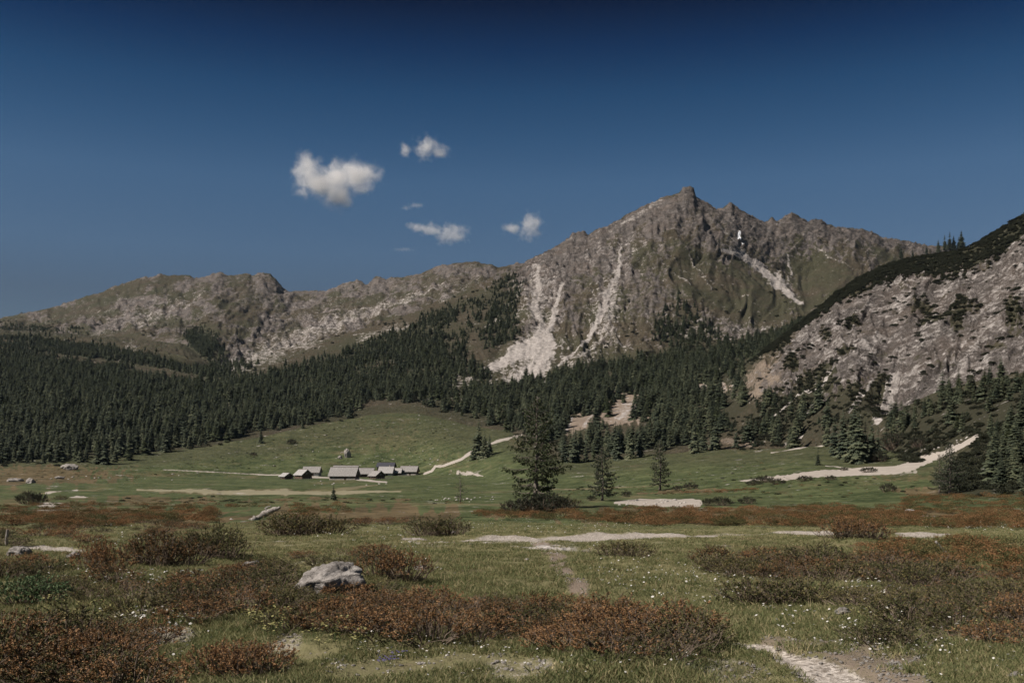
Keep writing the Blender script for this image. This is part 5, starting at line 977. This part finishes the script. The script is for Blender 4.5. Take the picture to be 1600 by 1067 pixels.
# pebbles on the bare ground, low clumps over the valley pasture
yy = np.exp(RNG.uniform(math.log(5), math.log(34), 90000)); xx = yy*RNG.uniform(-.56, .56, 90000)
gm = np.maximum(near_sample(gravel, xx, yy), near_sample(earth, xx, yy)*.9)+.15*fbm(xx/.4, yy/.4, 2, 181); ok = (gm > .34) & (near_sample(gravel, xx, yy) < .72); xx, yy = xx[ok][:3200], yy[ok][:3200]
zz = near_sample(WZ, xx, yy); n_ = len(xx); sc_ = .008+.045*RNG.random(n_)**4; sc_ *= np.interp(yy, [5, 30], [1, 1.5])
scatter('pebbles', np.stack([xx, yy, zz+.004], 1), np.stack([sc_, sc_, sc_*.9], 1), RNG.uniform(0, 6.28, (n_, 3))*np.array([.1, .1, 1]), RNG.integers(0, 6, n_), [proto_obj('pebble_scatter', q) for q in stone_me], 'loose pebbles strewn over the gravel and bare soil', 'pebbles')
lc = []
for pts, n in [([(400, 735), (380, 700), (560, 650), (740, 670), (760, 700), (690, 725), (600, 726)], 420), ([(0, 755), (0, 722), (200, 716), (400, 705), (420, 735), (260, 755)], 300), ([(180, 786), (200, 776), (640, 777), (760, 788)], 220), ([(1040, 770), (1060, 748), (1330, 742), (1440, 752), (1430, 772), (1200, 782)], 240), ([(860, 778), (900, 762), (1040, 758), (1040, 772)], 90), ([(900, 745), (1180, 720), (1260, 735), (960, 755)], 60), ([(1050, 700), (1160, 690), (1300, 680), (1300, 700), (1100, 706)], 140)]:
    for _ in range(n): lc.append(place(*in_poly(pts))[:])
lc = np.array(lc); n_ = len(lc); sc_ = RNG.uniform(.5, 1.6, n_)*np.interp(lc[:, 1], [150, 700], [.8, 1.25])
scatter('low_clumps', lc, np.stack([sc_, sc_, sc_*RNG.uniform(.3, .6, n_)], 1), np.stack([0*sc_, 0*sc_, RNG.uniform(0, 6.28, n_)], 1), RNG.integers(0, 4, n_), [proto_obj('clump_scatter', q) for q in (SHR['olive'][0][0], SHR['olive'][1][0], SCR[0], SHR['russet'][0][0])], 'low dwarf shrub clumps speckling the valley pasture', 'clumps')

# ------------------------------------------------------------------ dead wood, posts
def dead(name, parts, label, cat, main='trunk'):
    """parts: (name, [(px, py, lift m)], radii px); feet stand on the ground the pixels show"""
    base = place(*parts[0][1][0][:2]); e = empty(name, base); tag(e, label, cat)
    for nm, pts, rad in parts:
        q = []; d0 = base.y
        for x, y, lift in pts:
            z = EYE-(y-HZ)/F*(d0+lift); q.append(Vector(((x-800)/F*(d0+lift), d0+lift, z))-base)
        m = MB(); qq = []; rr_ = []
        for i in range(len(q)-1):
            for k in range(5):
                t = k/5; qq.append(q[i].lerp(q[i+1], t)+Vector((random.gauss(0, .012), random.gauss(0, .02), random.gauss(0, .012)))*(rad[i]*d0/F*6)); rr_.append((rad[i]*(1-t)+rad[i+1]*t)*d0/F*random.uniform(.85, 1.15))
        qq.append(q[-1]); rr_.append(rad[-1]*d0/F); m.tube(qq, rr_, 9); m.build(nm, M_DEAD, e, True)
    return e
dead('fallen_trunk', [('trunk', [(398, 812, .3), (412, 803, .2), (428, 796, .1), (438, 793, 0)], [3, 5, 4.5, 2]), ('branch', [(400, 808, 0), (392, 816, -.2), (384, 826, -.5), (388, 838, -.8)], [5, 4, 6, 3]), ('branch', [(394, 812, 0), (378, 822, -.3), (366, 824, -.5)], [4, 3, 2]), ('branch', [(366, 824, -.4), (372, 818, -.3), (360, 812, -.2)], [3, 4.5, 3]), ('root', [(360, 814, -.3), (352, 830, -.6), (346, 836, -.7)], [2, 1.6, 1]), ('branch', [(420, 799, .1), (414, 794, .1), (424, 790, .1)], [2, 1.5, .8])], 'fallen bleached grey tree trunk with twisted branches at the left', 'dead tree')
p = place(10, 852); pm = MB(); k = p.y/F
pm.tube([(0, 0, -.25), (.2*k, 0, 10*k), (2*k, 0, 25*k)], [2.7*k, 2.6*k, 2.2*k], 8); o = obj('wooden_post', pm.mesh('wooden_post', M_DEAD, False)); o.location = p; tag(o, 'upright weathered wooden post at the left edge', 'post')
p = place(26, 868); k = p.y/F; pm = MB(); pm.tube([(0, 0, -.1), (.5*k, 0, 8*k), (2.5*k, 0, 15*k)], [2.0*k, 2.2*k, 1.2*k], 7); pm.tube([(1*k, 0, 9*k), (7*k, 0, 15*k)], [1.2*k, .7*k], 5)
M_STUMP = bark_mat('dark_stump', (0.03, .022, .018), (0.07, .05, .042), 20); o = obj('dead_stump', pm.mesh('dead_stump', M_STUMP)); o.location = p; tag(o, 'short dark forked stump before the pale boulder at left', 'stump')
dead('dead_branch', [('stem', [(1484, 868, 0), (1472, 858, .1), (1462, 845, .1)], [2.2, 2.6, 2.0])], 'dark broken branch sticking out of the right thicket', 'dead branch')
dead('dead_branch', [('stem', [(1098, 812, 0), (1118, 818, 0), (1132, 820, 0), (1132, 828, -.2)], [1.2, 1.4, 1.2, .6]), ('twig', [(1112, 817, 0), (1128, 812, 0)], [.9, .5])], 'pale bare branch lying in the far heath', 'dead branch')
dead('dead_branch', [('stem', [(912, 821, 0), (925, 826, 0), (934, 825, 0)], [1.2, 1.3, .6])], 'thin grey branch on the grass edge below the larches', 'dead branch')
dead('dead_branch', [('stem', [(1440, 806, 0), (1456, 808, 0), (1468, 806, 0)], [1.4, 1.6, .8])], 'pale curved stick by the flat rock in the far heath', 'dead branch')

# ------------------------------------------------------------------ clouds
def cloud(px, py, Y, wpx, hpx, lobes, dens, label, seed):
    k = Y/F; c = Vector(((px-800)*k, Y, EYE+(HZ-py)*k)); W, Hh = wpx*k/2, hpx*k/2; D = (W+Hh)*.5
    bm = bmesh.new(); bmesh.ops.create_icosphere(bm, subdivisions=3, radius=1.0); me = bpy.data.meshes.new('cloud'); bm.to_mesh(me); bm.free()
    for v in me.vertices: v.co = Vector((v.co.x*W*1.25, v.co.y*D*1.25, v.co.z*Hh*1.35))
    s = NT('cloud_vapour'); P = s.pos(); Pn = s.mapping(P, (1/W, 1/D, 1/Hh)); nz_ = s.n('TexNoise'); s.l(P, nz_.inputs['Vector']); nz_.inputs['Scale'].default_value = 1.9/Hh; nz_.inputs['Detail'].default_value = 8; nz_.inputs['Roughness'].default_value = .68; nz_.inputs['Distortion'].default_value = .5
    nw = s.n('TexNoise'); s.l(P, nw.inputs['Vector']); nw.inputs['Scale'].default_value = 0.9/Hh; nw.inputs['Detail'].default_value = 3
    best = None
    for (lx, lz, lr, ls) in lobes:
        vm = s.n('VectorMath', operation='SUBTRACT'); s.l(Pn, vm.inputs[0]); vm.inputs[1].default_value = (lx, 0, lz)
        v2 = s.n('VectorMath', operation='DIVIDE'); s.l(vm.outputs[0], v2.inputs[0]); v2.inputs[1].default_value = (lr, .8, ls)
        ln = s.n('VectorMath', operation='LENGTH'); s.l(v2.outputs[0], ln.inputs[0]); d = s.math('SUBTRACT', 1.0, ln.outputs['Value'])
        best = d if best is None else s.math('MAXIMUM', best, d)
    t = s.math('ADD', best, s.math('MULTIPLY', s.math('SUBTRACT', nz_.outputs[0], .5), 3.6)); t = s.math('ADD', t, s.math('MULTIPLY', s.math('SUBTRACT', nw.outputs[0], .5), .9))
    den = s.math('MULTIPLY', s.step(t, -.05, 1.5), dens)
    pv = s.n('VolumePrincipled'); pv.inputs['Color'].default_value = (.97, .96, .95, 1); s.l(den, pv.inputs['Density']); pv.inputs['Anisotropy'].default_value = .2; s.l(pv.outputs[0], s.out.inputs['Volume'])
    me.materials.append(s.m); o = obj('cloud', me); o.location = c; tag(o, label, 'cloud', 'small white clouds'); return o
cloud(522, 280, 5200, 146, 86, [(.05, -.02, .62, .55), (-.55, .38, .35, .4), (.45, .05, .45, .5), (-.35, -.15, .5, .45), (.12, -.55, .3, .45)], .026, 'largest white cloud, high above the left range', 1)
cloud(664, 232, 5600, 84, 46, [(.05, .05, .45, .7), (-.75, -.1, .22, .35), (.5, -.25, .4, .35)], .02, 'small puffy cloud, topmost of the group', 2)
cloud(694, 362, 5600, 110, 46, [(.2, -.2, .45, .6), (-.35, .15, .4, .35), (-.75, .35, .3, .2)], .017, 'ragged elongated cloud just over the ridge', 3)
cloud(818, 354, 5400, 74, 52, [(.3, .0, .45, .85), (-.5, -.1, .4, .3)], .02, 'pale cloud nearest to the summit', 4)
cloud(645, 323, 5800, 42, 16, [(.2, .2, .7, .5), (-.5, -.3, .4, .4)], .010, 'faint thin wisp of cloud between the larger clouds', 5)
cloud(630, 390, 5800, 40, 10, [(0, 0, .9, .6)], .008, 'faintest short wisp just above the ridge', 6)
cy.volume_step_rate = .18; cy.volume_max_steps = 256

# ------------------------------------------------------------------ the air of the valley
hz = NT('air'); pv = hz.n('VolumePrincipled'); pv.inputs['Color'].default_value = (.62, .80, 1.0, 1); pv.inputs['Density'].default_value = .000012; pv.inputs['Anisotropy'].default_value = .1
hz.l(pv.outputs[0], hz.out.inputs['Volume'])
hb = MB(); hb.box(-6000, 6000, -400, 4300, float(WZ.min())-1.0, float(WZ.max())+14.0); o = obj('haze', mesh_np('haze', hb.v, hb.f, hz.m)); tag(o, 'thin bluish air filling the valley', 'haze', None, 'stuff')
